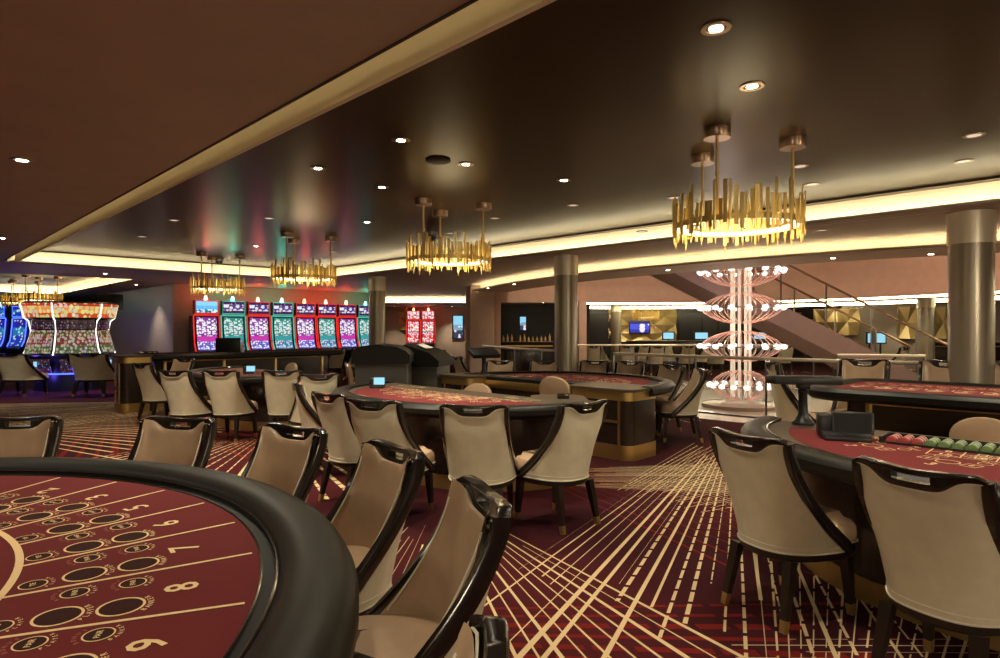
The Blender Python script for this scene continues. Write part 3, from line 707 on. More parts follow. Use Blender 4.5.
# the brass banded end block of the rear table
def end_block(loc, rz, label, h=.80, w=.46, d=.9, cat='cabinet', table=None):
    t = thing('table_end_cabinet', loc, rz, None if table else label, None if table else cat)
    if table:
        bpy.context.view_layer.update(); t.parent = table; t.matrix_parent_inverse = table.matrix_world.inverted()
    def rr(g, r=.12): 
        out = []
        for cx, cy, a0 in ((w/2-r, d/2-r, 0), (-w/2+r, d/2-r, 90), (-w/2+r, -d/2+r, 180), (w/2-r, -d/2+r, 270)):
            for k in range(6): a = math.radians(a0+k*18); out.append((cx+(r+g)*math.cos(a), cy+(r+g)*math.sin(a)))
        return out
    MB().prism(rr(0), .17, h-.13).build('body', 'body', t, ang=25)
    MB().prism(rr(.008), 0, .17).build('plinth', 'brass', t, ang=25); MB().prism(rr(.010), h-.13, h-.03).build('brass_band', 'brass', t, ang=25)
    MB().prism(rr(.03), h-.03, h+.004).build('top', 'stone', t, ang=25)
    b = MB(); b.box((-w/2-.012, -d/2+.13, .17), (-w/2+.004, -d/2+.16, h-.13)); b.box((-w/2-.012, d/2-.16, .17), (-w/2+.004, d/2-.13, h-.13)); b.box((-w/2-.012, -d/2+.13, .42), (-w/2+.004, d/2-.13, .45)); b.build('brass_edging', 'brass', t)
    return t
end_block(UV(6.28, 4.35), PI/4, 'dark cabinet with wide brass bands at the end of the rear oval table', .81, .62, .9, table=T3)
end_block(UV(6.3, 7.0), PI/4, 'dark brass trimmed cabinet at the far end of the rear oval table', .81, .55, .7, table=T3)
end_block((.60, 6.35, 0), 0, 'low dark cabinet at the near end of the middle card table', .79, .5, .6, table=T2)

# raised tables (roulette length) with open well on the dealer's side
def long_table(loc, rz, L, W, z, label, brass_end=False):
    """local x runs along the table, +y is the players' side"""
    t = thing('raised_gaming_table', loc, rz, label, 'table', 'raised gaming tables')
    def ro(g, r=.32, n=8):
        out = []
        for cx, cy, a0 in ((L/2-r, W/2-r, 0), (-L/2+r, W/2-r, 90), (-L/2+r, -W/2+r, 180), (L/2-r, -W/2+r, 270)):
            for k in range(n+1): a = math.radians(a0+k*90/n); out.append((cx+(r+g)*math.cos(a), cy+(r+g)*math.sin(a)))
        return out
    MB().prism(ro(-.05), z-.06, z-.006).build('tabletop', 'track', t)
    MB().flat(ro(-.19), z).build('felt', 'felt', t)
    MB().tube([Vector((x, y, z-.035)) for x, y in ro(-.085)], .09, 10, closed=True, ry=.06, sq=.8).build('armrest', 'pad', t)
    g = MB(); zz = z+.0025
    for i in range(int(L*5)):
        x = -L/2+.35+i*.2
        if x > L/2-.4: break
        seat_print(g, (x, W*.22), PI/2, zz, .55)
        g.line((x-.07, -.02), (x+.07, -.02), .012, zz); g.line((x-.07, -.15), (x+.07, -.15), .012, zz); g.line((x-.09, -.02), (x-.09, -.15), .010, zz)
        g.text(str(i+1), (x, -.085), .09, PI, zz)
        for q in range(3): g.line((x-.06, -.19-q*.035), (x+random.uniform(0, .07), -.19-q*.035), .012, zz)
    g.build('felt_print', 'print', t, smooth=False)
    MB().prism(ro(-.34), .16, z-.06).build('body', 'body', t, ang=25); MB().prism(ro(-.33), 0, .16).build('plinth', 'brass', t, ang=25)
    b = MB()
    for s in (-1, -.33, .33, 1):
        b.box((s*(L/2-.5)-.025, -W/2+.315, .16), (s*(L/2-.5)+.025, -W/2+.35, z-.06), .003)
    b.box((-L/2+.5, -W/2+.315, z-.13), (L/2-.5, -W/2+.35, z-.07), .003); b.build('brass_edging', 'brass', t)
    k = MB(); 
    for s in (-.6, .2): k.box((s-.03, -W/2+.30, .55), (s+.03, -W/2+.33, .60), .004)
    k.build('well_latches', 'steel', t)
    return t
long_table(UV(6.78, -.05), -PI/4, 4.3, 1.62, .95, 'raised gaming table with red felt in front of the broad bronze column')
LT = long_table(UV(5.5, 13.2), PI/4, 4.3, 1.25, 1.0, 'long raised gaming table in front of the slot machine bank')
end_block(UV(3.27, 12.75), PI/4, '', 1.02, .5, .55, table=LT)
end_block(UV(7.3, 11.0), PI/4, 'small brass edged cabinet between the slot bank and the grey pit console', .8, .6, .6)

# ------------------------------------------------------------ things on the tables
def monitor_stand(loc, rz, label, tilt=-3):
    t = thing('monitor_stand', loc, rz, label, 'monitor')
    MB().lathe([(.075, 0), (.075, .012), (.055, .03), (.035, .07), (.030, .22), (.036, .23), (.036, .25), (.028, .26), (.028, .285)], 20).build('pole', 'black', t)
    q = Matrix.Translation((0, 0, .325)) @ Matrix.Rotation(math.radians(tilt), 4, 'X')
    s = MB(); s.box((-.23, -.13, -.030), (.23, .13, .030), .008, mtx=q); s.build('display', 'black', t)
    MB().box((-.04, -.04, .26), (.04, .04, .31), .006).build('bracket', 'black', t)
    return t
monitor_stand(at(803, 424, .80), -.15, 'flat black monitor on a stalk, standing on the near right table')
def terminal(loc, rz, label, lit=False, cat='terminal'):
    t = thing('card_shuffler_terminal', loc, rz, label, cat)
    if lit: t.scale = (.6, .6, .75)
    b = MB(); b.box((-.14, -.02, 0), (.14, .16, .05), .008); b.box((-.15, .03, .0), (-.05, .17, .15), .02); b.build('housing', 'black', t)
    q = Matrix.Translation((.04, .03, .10)) @ Matrix.Rotation(math.radians(-12), 4, 'X')
    b = MB(); b.box((-.12, -.012, -.065), (.12, .012, .075), .008, mtx=q); sc_ = b.build('screen_case', 'black', t)
    b = MB(); b.box((-.105, -.0145, -.05), (.105, -.012, .062), mtx=q); b.build('screen', 'bluescr' if lit else 'pad', sc_)
    b = MB()
    for i in range(7):
        for j in range(3): b.box((-.10+i*.03, -.055+j*.018, .028-.012*(2-j)*.6), (-.08+i*.03, -.043+j*.018, .036-.012*(2-j)*.6))
    b.box((-.13, -.075, 0), (.13, .0, .026), .005); b.build('keypad', 'black', t)
    return t
terminal(at(846, 440, .80), -.35, 'black card shuffler with a small screen on the near right table')
terminal(at(377, 388, .80), .1, 'small lit card reader standing on the middle card table', True)
terminal(at(249, 374, .80), .3, 'small terminal with a glowing blue screen on the left middle table', True)
t = monitor_stand(UV(6.55, 6.9, .81), .5, 'angled black monitor on a stalk at the far end of the rear oval table', 25)
tr = thing('chip_rack', UV(4.45, .55, .80), -PI/4, 'black chip rack let into the near right table before the dealer stool', 'chip rack')
b = MB(); b.box((-.50, -.10, 0), (.18, -.085, .014), .003); b.box((-.50, .085, 0), (.18, .10, .045), .003); b.box((-.50, -.10, 0), (-.485, .10, .04)); b.box((.165, -.10, 0), (.18, .10, .04)); b.box((-.50, -.10, 0), (.18, .10, .006)); b.build('tray', 'black', tr)
cols = [('chipred', 'red')]*3+[('chipgreen', 'green')]*6
for i, (m_, cn) in enumerate(cols):
    b = MB(); 
    for k in range(18): b.lathe([(.026, 0), (.028, .001), (.028, .0075), (.026, .0085)], 14, (0, 0, k*.009), mi=(1 if k % 6 == 5 else 0))
    x = -.44+i*.066
    p = UV(4.45, .55, .816)+Matrix.Rotation(-PI/4, 3, 'Z') @ Vector((x, -.082, 0))
    o = b.build('chip_column', [m_, 'paper']); o.location = p; o.rotation_euler = (-PI/2, 0, -PI/4)
    tag(o, '%s chip column in the rack on the near right table, %s' % (cn, ['first from the card reader end', 'second from the card reader end', 'third from the card reader end, last red', 'first green beside the reds', 'second green', 'third green', 'fourth green', 'fifth green', 'last green'][i]), 'chips', 'chip columns in the rack')
b = MB(); b.box((-.06, -.045, 0), (.06, .045, .05), .006); o = b.build('card_holder', ['frame']); o.location = at(563, 397, .81); o.location.z = .797; tag(o, 'little black card holder on the end of the middle card table', 'card holder')
# pit console
t = thing('pit_console', atY(384, 8.9), .05, 'tall dark grey pit console with a rounded black top', 'console')
b = MB(); b.box((-.36, -.3, 0), (.36, .35, 1.02), .01); b.build('cabinet', 'greybox', t)
b = MB(); prof = [(-.40, 1.02), (.40, 1.02), (.40, 1.14), (.34, 1.20), (.22, 1.255), (-.05, 1.285), (-.28, 1.26), (-.38, 1.20), (-.40, 1.12)]
b.loft([[Vector((x, y, z)) for x, z in prof] for y in (-.36, -.34, .38, .40)]); b.build('hood', 'pad', t, ang=30)
t = thing('pit_console', atY(427, 9.75), -.25, 'low black pit console with papers on its sloping top', 'console')
b = MB(); b.box((-.30, -.30, 0), (.28, .30, .93), .01); b.build('cabinet', 'greybox', t)
b = MB(); prof = [(-.33, .93), (.33, .93), (.33, 1.02), (.18, 1.14), (0.0, 1.20), (-.22, 1.26), (-.33, 1.22)]
b.loft([[Vector((x, y, z)) for x, z in prof] for y in (-.38, -.36, .36, .38)]); b.build('hood', 'pad', t, ang=30)
b = MB(); q = Matrix.Translation((-.03, -.1, 1.245)) @ Matrix.Rotation(math.radians(22), 4, 'Y'); b.box((-.05, -.15, 0), (.12, .15, .006), mtx=q)
o = b.build('printed_sheets', 'paper'); o.location = t.location; o.rotation_euler = t.rotation_euler; tag(o, 'white printed sheets on the sloping top of the low pit console', 'papers')
# desktop monitor on the long raised table
t = thing('desk_monitor', atY(228, 12.6, 1.0), .1, 'black desk monitor on the long raised table before the slot bank', 'monitor')
MB().box((-.24, -.02, .03), (.24, .03, .32), .008).build('display', 'black', t); MB().lathe([(.10, 0), (.10, .01), (.02, .02), (.02, .06)], 16).build('stand', 'black', t)
o = MB().lathe([(.035, 0), (.035, .19), (.02, .20), (.02, .26), (.012, .27)], 12).build('bottle', 'paper'); o.location = atY(242.5, 12.75, 1.0); tag(o, 'slim white bottle beside the desk monitor on the long raised table', 'bottle')

# ------------------------------------------------------------ chandeliers
def make_chandelier(label):
    t = thing('brass_chandelier', (0,0,0), 0, label, 'chandelier', 'brass ring chandeliers'); R = .49
    b = MB(); b.ring((0,0), R-.085, R-.02, 2.315, 48); b.ring((0,0), R-.085, R-.02, 2.335, 48); 
    b.ribbon([((R-.085)*math.cos(2*PI*k/48), (R-.085)*math.sin(2*PI*k/48)) for k in range(49)], 2.315, 2.335)
    b.build('light_ring', 'ringled', t)
    b = MB()
    for rr, z0, z1 in ((R-.02, 2.305, 2.35), (R-.005, 2.305, 2.35), (R-.09, 2.335, 2.355)):
        b.ribbon([(rr*math.cos(2*PI*k/48), rr*math.sin(2*PI*k/48)) for k in range(49)], z0, z1)
    b.build('ring_frame', 'gold', t)
    n = 84
    for k in range(n):
        a = 2*PI*k/n+random.uniform(-.02, .02); top = random.choice((.13, .16, .19, .22, .27)); bot = random.choice((.03, .05, .07, .10))
        r = R+random.choice((-.012, .004, .02)); b = MB()
        q = Matrix.Translation((r*math.cos(a), r*math.sin(a), 2.33)) @ Matrix.Rotation(a, 4, 'Z')
        if k % 3: b.box((-.004, -.015, -bot), (.004, .015, top), .002, mtx=q, seg=1)
        else: b.lathe([(.010, -bot), (.011, -bot+.01), (.011, top-.01), (.009, top)], 8, (r*math.cos(a), r*math.sin(a), 2.33))
        # tapering drop under every second bar
        if k % 2: b.tube([q @ Vector((0, 0, -bot)), q @ Vector((0, 0, -bot-.05))], [.009, .003], 6, up=Vector((1,0,0)))
        b.build('brass_bar', 'gold', t)
    for k in range(3):
        a = math.radians(-130+120*k); x, y = .42*math.cos(a), .42*math.sin(a)
        b = MB(); b.lathe([(.012, 2.33), (.012, 2.95)], 10, (x, y, 0)); b.lathe([(.016, 2.64), (.016, 2.66)], 10, (x, y, 0)); rd = b.build('rod', 'brass', t)
        MB().lathe([(.095, 2.925), (.098, 2.93), (.098, 3.0)], 24, (x, y, 0)).build('canopy', 'trim', rd)
    light('POINT', (0, 0, 2.36), 4*FILL, (1, .82, .5), .25, parent=t)
    return t
ch = make_chandelier('largest brass bar chandelier, hanging nearest over the tables on the right'); ch.location = UV(4.85, 2.17); ch.rotation_euler = (0,0,0)
for v, lab in ((5.72, 'brass bar chandelier above the middle card table'), (9.33, 'brass bar chandelier in front of the middle of the slot bank'), (12.95, 'brass bar chandelier over the start of the slot bank, beside the mauve wall')):
    dup(ch, UV(4.85, v), 0 if v < 6 else .35, lab)
dup(ch, atY(41, 17.6), .4, 'brass bar chandelier above the slot carousel, the nearer of its two')
dup(ch, atY(21, 19.2), .9, 'brass bar chandelier above the slot carousel, the farther of its two')
dup(ch, atY(646, 23.5, -.36), .3, 'small distant brass chandelier in front of the gold relief wall')

# unseen chandeliers added beyond the frame, their point lights filling in the room
for u, v, e in ((4.85, -1.41, 60), (-4.2, -1.6, 110), (-4.6, 3.0, 0), (.9, -4.6, 110)):
    o = dup(ch, UV(u, v, 0 if u > 1.6 else -.25), .2, 'brass bar chandelier added out of view, behind the viewer, as fill light')
    if e: light('POINT', (0, 0, 2.2), e*FILL, (1, .84, .62), .35, parent=o)
# ------------------------------------------------------------ columns
def column(loc, ztop, r, label):
    t = thing('round_column', loc, 0, label, 'column', 'bronze round columns')
    MB().lathe([(r, 0), (r, ztop-.34)], 48, cap=False).build('shaft', 'column', t); MB().lathe([(r+.012, ztop-.34), (r+.012, ztop)], 48).build('collar', 'capbrass', t)
    MB().lathe([(r+.02, 0), (r+.02, .10)], 48).build('foot_ring', 'brass', t); return t
column(atY(971, 6.68), ZS, .205, 'broad bronze metal column with a brass collar behind the raised table')
column(atY(566, 10.6), ZS, .195, 'bronze metal column with a brass collar beside the rear oval table')
column(atY(377, 14.9), ZS, .195, 'bronze metal column at the end of the slot bank')
column(atY(616, 20.8), 2.42, .17, 'distant bronze column before the gold relief wall')
column(atY(926, 16.9), 2.42, .2, 'distant bronze column beyond the foot of the stair')

# ------------------------------------------------------------ slot machines
def slot(loc, rz, label, led, scr, top, lamp, group='slot machines in the bank'):
    t = thing('slot_machine', loc, rz, label, 'slot machine', group); t.scale = (1.13, 1, 1) if 'bank' in label else (1, 1, 1)   # front faces local -y
    side = [(.30, 0), (-.26, 0), (-.26, .55), (-.34, .72), (-.36, .82), (-.16, .90), (-.04, 1.25), (.02, 1.86), (.30, 1.86)]
    b = MB(); b.loft([[Vector((x, y, z)) for y, z in side] for x in (-.31, .31)]); b.build('cabinet', 'black', t, smooth=False)
    b = MB(); pts = [(-.178, .92), (-.10, 1.06), (-.058, 1.25), (-.02, 1.55), (.002, 1.82)]
    b._add([Vector((x, y-.012, z)) for y, z in pts for x in (-.235, .235)], [(2*i, 2*i+1, 2*i+3, 2*i+2) for i in range(4)]); b.build('main_screen', scr, t)
    for s in (-1, 1):
        b = MB(); b.tube([Vector((s*.30, y-.02, z)) for y, z in [(-.19, .90)]+pts[1:]+[(.005, 1.87)]], .017, 6, sq=.7); b.build('light_edge', led, t)
    MB().box((-.28, -.02, 1.86), (.28, .0, 1.90)).build('light_bar', led, t)
    b = MB(); b.box((-.28, -.04, 1.92), (.28, .12, 2.29), .01); tb = b.build('top_box', 'black', t)
    MB().tube([Vector((x, -.045, z)) for x, z in ((-.27, 1.93), (.27, 1.93), (.27, 2.28), (-.27, 2.28))], .013, 6, closed=True).build('light_frame', led, tb)
    b = MB(); b.box((-.25, -.047, 1.95), (.25, -.041, 2.26)); b.build('top_screen', top, tb)
    b = MB(); b.box((-.26, -.36, .80), (.26, -.17, .835), .008, mtx=Matrix.Translation((0,0,.012))); b.build('button_deck', 'pad', t)
    b = MB(); b.lathe([(.04, 2.29), (.04, 2.35), (.03, 2.36), (.03, 2.40), (.015, 2.42)], 12, (0, .05, 0)); cd = b.build('topper_lamp', lamp, t)
    light('POINT', (0, .0, 2.45), (3.2 if lamp == 'redlamp' else 2.6)*(.08 if loc.y > 24 or loc.x < -12 else 1.3), (1, .05, .03) if lamp == 'redlamp' else (.05, 1, .65), .06, parent=t)
    return t
order = 'rtrtrrrt'
names = ['first, red framed with a blue sky picture on top', 'second, with a teal frame and lamp', 'third, red framed with a purple screen', 'fourth, teal framed', 'fifth, red framed with a purple screen', 'sixth, red framed with a teal screen', 'seventh, red framed, last before the column', 'eighth, teal, half hidden by the bronze column']
for k, c in enumerate(order):
    slot(UV(6.34+k*.73, 17.75), math.radians(45), 'slot machine in the bank, '+names[k], 'redled' if c == 'r' else 'tealled', 'scr_teal' if (c == 't' or k == 5) else 'scr_purple', 'scr_sky' if k == 0 else 'scr_top', 'redlamp' if c == 'r' else 'teallamp')
for k, (px, Y) in enumerate(((413.5, 27.2), (428.2, 27.2))):
    slot(atY(px, Y), 0, 'red and white slot machine in the far passage, %s the gold star panel' % ('nearer to' if k == 0 else 'farther from'), 'redled', 'scr_redw', 'scr_redw', 'redlamp', 'red slot machines in the far passage')
for k, (px, Y) in enumerate(((-1, 21.5), (20, 21.5), (41, 21.5))):
    slot(atY(px, Y), -.2, 'blue lit slot machine beyond the carousel, %s' % ['cut by the picture edge', 'under the two small chandeliers', 'partly hidden by the carousel'][k], 'blue', 'scr_blue', 'scr_blue', 'teallamp', 'blue slot machines')
for k, (px, Y) in enumerate(((866, 20), (878, 20))): pass

# round carousel of big-screen machines
t = thing('slot_carousel', atY(71, 15.6), 0, 'round carousel of slot machines under a glowing orange header sign', 'slot machine')
t.scale = (.78, .78, 1); NSEG = 6; A0 = math.radians(-77)
def ringpt(r, k, f=0): a = A0+2*PI*(k+f)/NSEG; return Vector((r*math.cos(a), r*math.sin(a), 0))
def seg(prof0, prof1, k, m_, name, pad=.04, n=6, parent=None):
    (r0, z0), (r1, z1) = prof0, prof1; b = MB(); vs = []
    for i in range(n+1):
        f = pad+(1-2*pad)*i/n; vs += [ringpt(r0, k, f)+Vector((0,0,z0)), ringpt(r1, k, f)+Vector((0,0,z1))]
    b._add(vs, [(2*i, 2*i+2, 2*i+3, 2*i+1) for i in range(n)]); return b.build(name, m_, parent or t)
b = MB(); b.lathe([(.95, 0), (.95, .70), (1.12, .78), (1.14, .84), (1.20, .88), (1.10, 1.0), (1.0, 1.48), (1.02, 1.74), (1.18, 1.76), (1.27, 2.14), (1.18, 2.17), (.2, 2.18)], 48); b.build('cabinet', 'black', t, ang=25)
for k in range(NSEG):
    seg((1.205, 1.775), (1.30, 2.12), k, 'scr_fire', 'header_sign', .015); seg((1.05, 1.50), (1.05, 1.72), k, 'scr_dim', 'upper_screen'); 
    seg((1.22, .92), (1.04, 1.47), k, 'scr_reel', 'reel_screen', .05); seg((1.0, .45), (1.14, .78), k, 'scr_dim', 'belly_panel', .12)
    seg((1.145, .60), (1.15, .72), k, 'bluescr', 'badge', .44)
    p = [(1.24, .88), (1.16, 1.0), (1.09, 1.25), (1.04, 1.45), (1.10, 1.70), (1.22, 1.78), (1.31, 2.12)]
    b = MB(); b.tube([ringpt(r, k)+Vector((0,0,z)) for r, z in p], .020, 6); b.build('light_tube', 'whiteled', t)
b = MB(); b.tube([Vector((.99*math.cos(a), .99*math.sin(a), .42)) for a in [2*PI*i/36 for i in range(36)]], .018, 6, closed=True); b.build('under_glow', 'blue', t)
for a in (-140, -90, -40): light('POINT', (1.3*math.cos(math.radians(a)), 1.3*math.sin(math.radians(a)), .36), 5, (.14, .08, 1), .1, parent=t)

# speaker boxes, posters, panels, screens
o = MB().box((-.25, -.2, 0), (.25, .2, .42), .01).build('loudspeaker', 'black'); o.location = atY(110, 17.4, 2.05); tag(o, 'black loudspeaker box hung in the corner above the carousel', 'loudspeaker')
MB().lathe([(.02, .42), (.02, .72)], 10).build('hanger', 'black', o)
def star_panel(loc, w_, h_, nx, nz, label, rz=0):
    t = thing('gold_relief_panel', loc, rz, label, 'wall panel'); b = MB(); sx, sz = w_/nx, h_/nz
    for i in range(nx):
        for j in range(nz):
            cx, cz = -w_/2+sx*(i+.5), sz*(j+.5); c = Vector((cx, -.02, cz)); pts = []
            for k in range(8):
                a = k*PI/4; rx = sx/2*(1 if k % 2 == 0 else 1.0)
                px_ = cx+(sx/2)*(round(math.cos(a)*1.0) if k % 2 else math.cos(a)); pz_ = cz+(sz/2)*(round(math.sin(a)) if k % 2 else math.sin(a))
                pts.append(Vector((px_, -.01 if k % 2 else -.17, pz_)))
            for k in range(8): b._add([c, pts[k], pts[(k+1) % 8]], [(0, 1, 2)])
    b.build('relief', 'goldpanel', t, smooth=False); MB().box((-w_/2, 0, 0), (w_/2, .04, h_)).build('backing', 'goldpanel', t); return t
star_panel(atY(642, 26.95, .95), 2.95, 1.45, 3, 2, 'wall of large gold star relief panels behind the television')
star_panel(atY(836, 22.45, 1.28), 1.6, .95, 2, 1, 'gold star relief panel seen through the stair glass')
star_panel(atY(907, 22.45, 1.15), .65, 1.15, 1, 1, 'gold star relief panel between the stair foot and the thin column')
star_panel(atY(943, 22.45, 1.15), .65, 1.15, 1, 1, 'gold star relief panel beside the broad bronze column')
star_panel(atY(406, 27.95, 1.45), .6, 1.1, 1, 2, 'gold star relief panel on the far passage wall')
def framed(name, loc, w_, h_, scr, label, cat, rz=0, dz=.05, stand=False):
    t = thing(name, loc, rz, label, cat); MB().box((-w_/2-.04, 0, 0), (w_/2+.04, dz, h_+.08), .006).build('housing', 'black', t)
    MB().box((-w_/2, -.006, .04), (w_/2, 0, h_+.04)).build('screen', scr, t)
    if stand: MB().lathe([(.16, -loc[2]), (.16, -loc[2]+.02), (.03, -loc[2]+.05), (.03, .05)], 12, (0, .03, 0)).build('post', 'black', t)
    return t
framed('television', atY(639.5, 26.71, 1.30), .82, .48, 'scr_tv', 'wall television with a blue picture in front of the gold relief wall', 'television')
framed('poster_display', atY(458, 27.93, 1.05), .42, 1.0, 'scr_poster', 'tall lit poster display on the pale passage wall', 'poster')
framed('poster_display', atY(523, 23.46, 1.42), .22, .50, 'scr_poster', 'small lit display on the dark alcove wall', 'poster')
for px, Y, w_, lab in ((668.5, 24, .40, 'below the gold relief wall'), (701.5, 24, .48, 'left of the crystal tower'), (760, 24, .45, 'right beside the crystal tower'), (806, 21, .30, 'under the stair'), (870, 20, .14, 'beyond the stair foot, the narrow one'), (881, 20, .28, 'beyond the stair foot, the wide one')):
    framed('lit_display', atY(px, Y, 1.08 if px < 860 else 1.02), w_, .24 if px < 860 else .30, 'bluescr', 'pale blue lit display screen '+lab, 'screen', stand=True)

# ------------------------------------------------------------ atrium: rail, crystal tower, stair
def rail_run(name, pts, label, h=1.05, top_r=.028, posts=1.1, glass=True, kerb=.12):
    t = thing(name, pts[0], 0, label, 'railing'); o = Vector(pts[0]); P = [Vector(p)-o for p in pts]
    MB().tube([p+Vector((0,0,h)) for p in P], top_r, 8).build('top_rail', 'capbrass', t)
    MB().tube([p+Vector((0,0,kerb+.03)) for p in P], .018, 6).build('bottom_rail', 'steel', t)
    acc = posts; last = 0
    for i in range(len(P)):
        if i: acc += (P[i]-P[i-1]).length
        if acc >= posts or i == len(P)-1:
            b = MB(); b.box((P[i].x-.012, P[i].y-.012, P[i].z), (P[i].x+.012, P[i].y+.012, P[i].z+h)); b.build('post', 'steel', t)
            if glass and i > last:
                b = MB(); q = P[last:i+1]; vs = []
                for p in q: vs += [p+Vector((0,0,kerb+.06)), p+Vector((0,0,h-.08))]
                b._add(vs, [(2*k, 2*k+2, 2*k+3, 2*k+1) for k in range(len(q)-1)]); b.build('glass_panel', 'glass', t)
            last = i; acc = 0
    return t
def RP(v0, v1, st=.28): n = int((v1-v0)/st); return [UV(arcA(v0+(v1-v0)*k/n)-.02, v0+(v1-v0)*k/n, 0) for k in range(n+1)]
rail_run('glass_railing', RP(-3, 6.6), 'curved glass railing with a brass handrail running behind the tables')
rail_run('glass_railing', RP(7.6, 12), 'glass railing with a brass handrail left of the bronze column')
rail_run('glass_railing', [(1.9+k*.5, 16.2-.004*(k*k), 0) for k in range(15)], 'straight glass railing on the far side of the atrium', 1.08, .024)
rail_run('glass_railing', [(6.2+k*.35, 11.4-.02*k*k, 0) for k in range(5)], 'short brass railing between the crystal tower and the stair', 1.02, .026)

CT = atY(741, 11.9); t = thing('crystal_light_tower', CT, 0, 'tall glowing crystal light tower of stacked wire cages and glass globes', 'light sculpture')
MB().lathe([(.72, 0), (.72, .07), (.62, .10), (.3, .12)], 40).build('base', 'marble', t)
b = MB()
for k in range(9):
    a = 2*PI*k/9; b.lathe([(.022, .2), (.026, .25), (.026, 3.6)], 6, (.17*math.cos(a), .17*math.sin(a), 0))
b.build('crystal_rods', 'glow', t)
for (z, R, H_) in ((.42, .58, .28), (1.17, .76, .29), (1.90, .76, .29), (2.60, .76, .29), (3.35, .76, .29)):
    b = MB(); n = 32
    for k in range(n):
        a = 2*PI*k/n; path = []
        for q in range(11):
            f = -1+2*q/10; r = .18+(R-.22)*math.cos(f*PI/2)**.75; path.append(Vector((r*math.cos(a), r*math.sin(a), z+H_*f)))
        b.tube(path, .008, 4)
    tier = b.build('wire_cage', 'wire', t)
    MB().tube([Vector((R*math.cos(x), R*math.sin(x), z)) for x in [2*PI*i/36 for i in range(36)]], .012, 5, closed=True).build('hoop', 'steel', tier)
    for k in range(16):
        a = 2*PI*(k+.5)/16; b = MB(); b.lathe([(.02, -.045), (.05, -.03), (.065, 0), (.05, .03), (.02, .045)], 10, (R*math.cos(a), R*math.sin(a), z)); b.build('glass_globe', 'bulb', tier)
light('POINT', (-.6, -.6, 1.5), 8, (1, .82, .7), .3, parent=t); light('POINT', (.6, -.6, 2.9), 8, (1, .82, .7), .3, parent=t)

t = thing('staircase', (0, 13.65, 0), 0, 'mauve staircase with glass sides climbing across the atrium', 'staircase')
SL = -.504
def low(x): return max(0, 1.5+1.32+SL*(x-3.35))
xs = [3.0, 9.0]; b = MB()
def upz(x): return 1.5+.5+SL*(x-5.87)+.02
for y0, y1 in ((-.65, -.60), (.75, .80)):
    b.loft([[Vector((x, y0, low(x))), Vector((x, y1, low(x))), Vector((x, y1, upz(x))), Vector((x, y0, upz(x)))] for x in (1.5, 3, 8.9, 9.6)])
b.build('stringer', 'stairw', t, smooth=False)
b = MB(); b._add([Vector((x, y, low(x)+.01)) for x in (1.5, 8.9) for y in (-.6, .75)], [(0, 1, 3, 2)]); b.build('underside', 'stairw', t)
n = 26
for k in range(n):
    x = 9.45-k*.3; z = upz(x)-.01
    if z > 4.6: break
    b = MB(); b.box((x-.16, -.6, z-.16), (x+.17, .75, z-.03)); st = b.build('step', 'red', t); MB().box((x+.155, -.62, z-.045), (x+.185, .75, z-.02)).build('nosing', 'brass', st)
for y in (-.63, .78):
    MB().tube([Vector((x, y, upz(x)+.92)) for x in (1.5, 3, 6, 9.55)], .024, 8).build('handrail', 'trim', t)
    for x in [2.1+.95*k for k in range(8)]:
        MB().box((x-.014, y-.014, upz(x)-.25), (x+.014, y+.014, upz(x)+.92)).build('baluster', 'steel', t)
        if x+.95 < 9.7:
            b = MB(); b._add([Vector((x+.04, y, upz(x+.04)+.03)), Vector((x+.91, y, upz(x+.91)+.03)), Vector((x+.91, y, upz(x+.91)+.84)), Vector((x+.04, y, upz(x+.04)+.84))], [(0,1,2,3)]); b.build('glass_panel', 'glass', t)

# far lounge: bar counter, dark chairs
def far_chair(px, Y, ang, lab): put(atY(px, Y), ang, lab, group='chairs in the far lounge')
for i, (px, Y, ang) in enumerate(((592, 20.5, 90), (604, 21.5, 40), (627, 20.2, 80), (638, 21.0, 120), (655, 20.3, 90), (668, 22, 60), (686, 20.6, 90), (700, 21.6, 130), (716, 20.4, 80), (783, 20.8, 90), (840, 18.5, 60), (894, 18.5, 120), (952, 17.5, 90))):
    far_chair(px, Y, ang, 'distant lounge chair beyond the atrium railing, ' + ['beside the dark doorway', 'just left of the thin column', 'right of the thin column', 'under the television', 'right below the television edge', 'before the first pale blue screen', 'between the pale blue screens', 'before the second pale blue screen', 'nearest left of the crystal tower', 'right of the crystal tower', 'under the stair glass', 'beyond the foot of the stair', 'beside the broad column'][i])
def bar_counter(loc, L, label, rz=0):
    t = thing('bar_counter', loc, rz, label, 'counter'); MB().box((-L/2, -.3, 0), (L/2, .3, 1.02), .01).build('front', 'body', t); MB().box((-L/2-.05, -.38, 1.02), (L/2+.05, .38, 1.07), .01).build('worktop', 'stone', t)
    MB().box((-L/2, -.32, .90), (L/2, -.30, .94)).build('brass_line', 'brass', t); return t
bar_counter(atY(523, 21.5), 2.0, 'dark bar counter in the alcove between the pier and the column')
bar_counter((7.6, 23.2, 0), 5.5, 'long dark bar counter below the gold relief wall')
bar_counter((16.0, 20.9, 0), 3.4, 'bar counter beyond the foot of the stair')
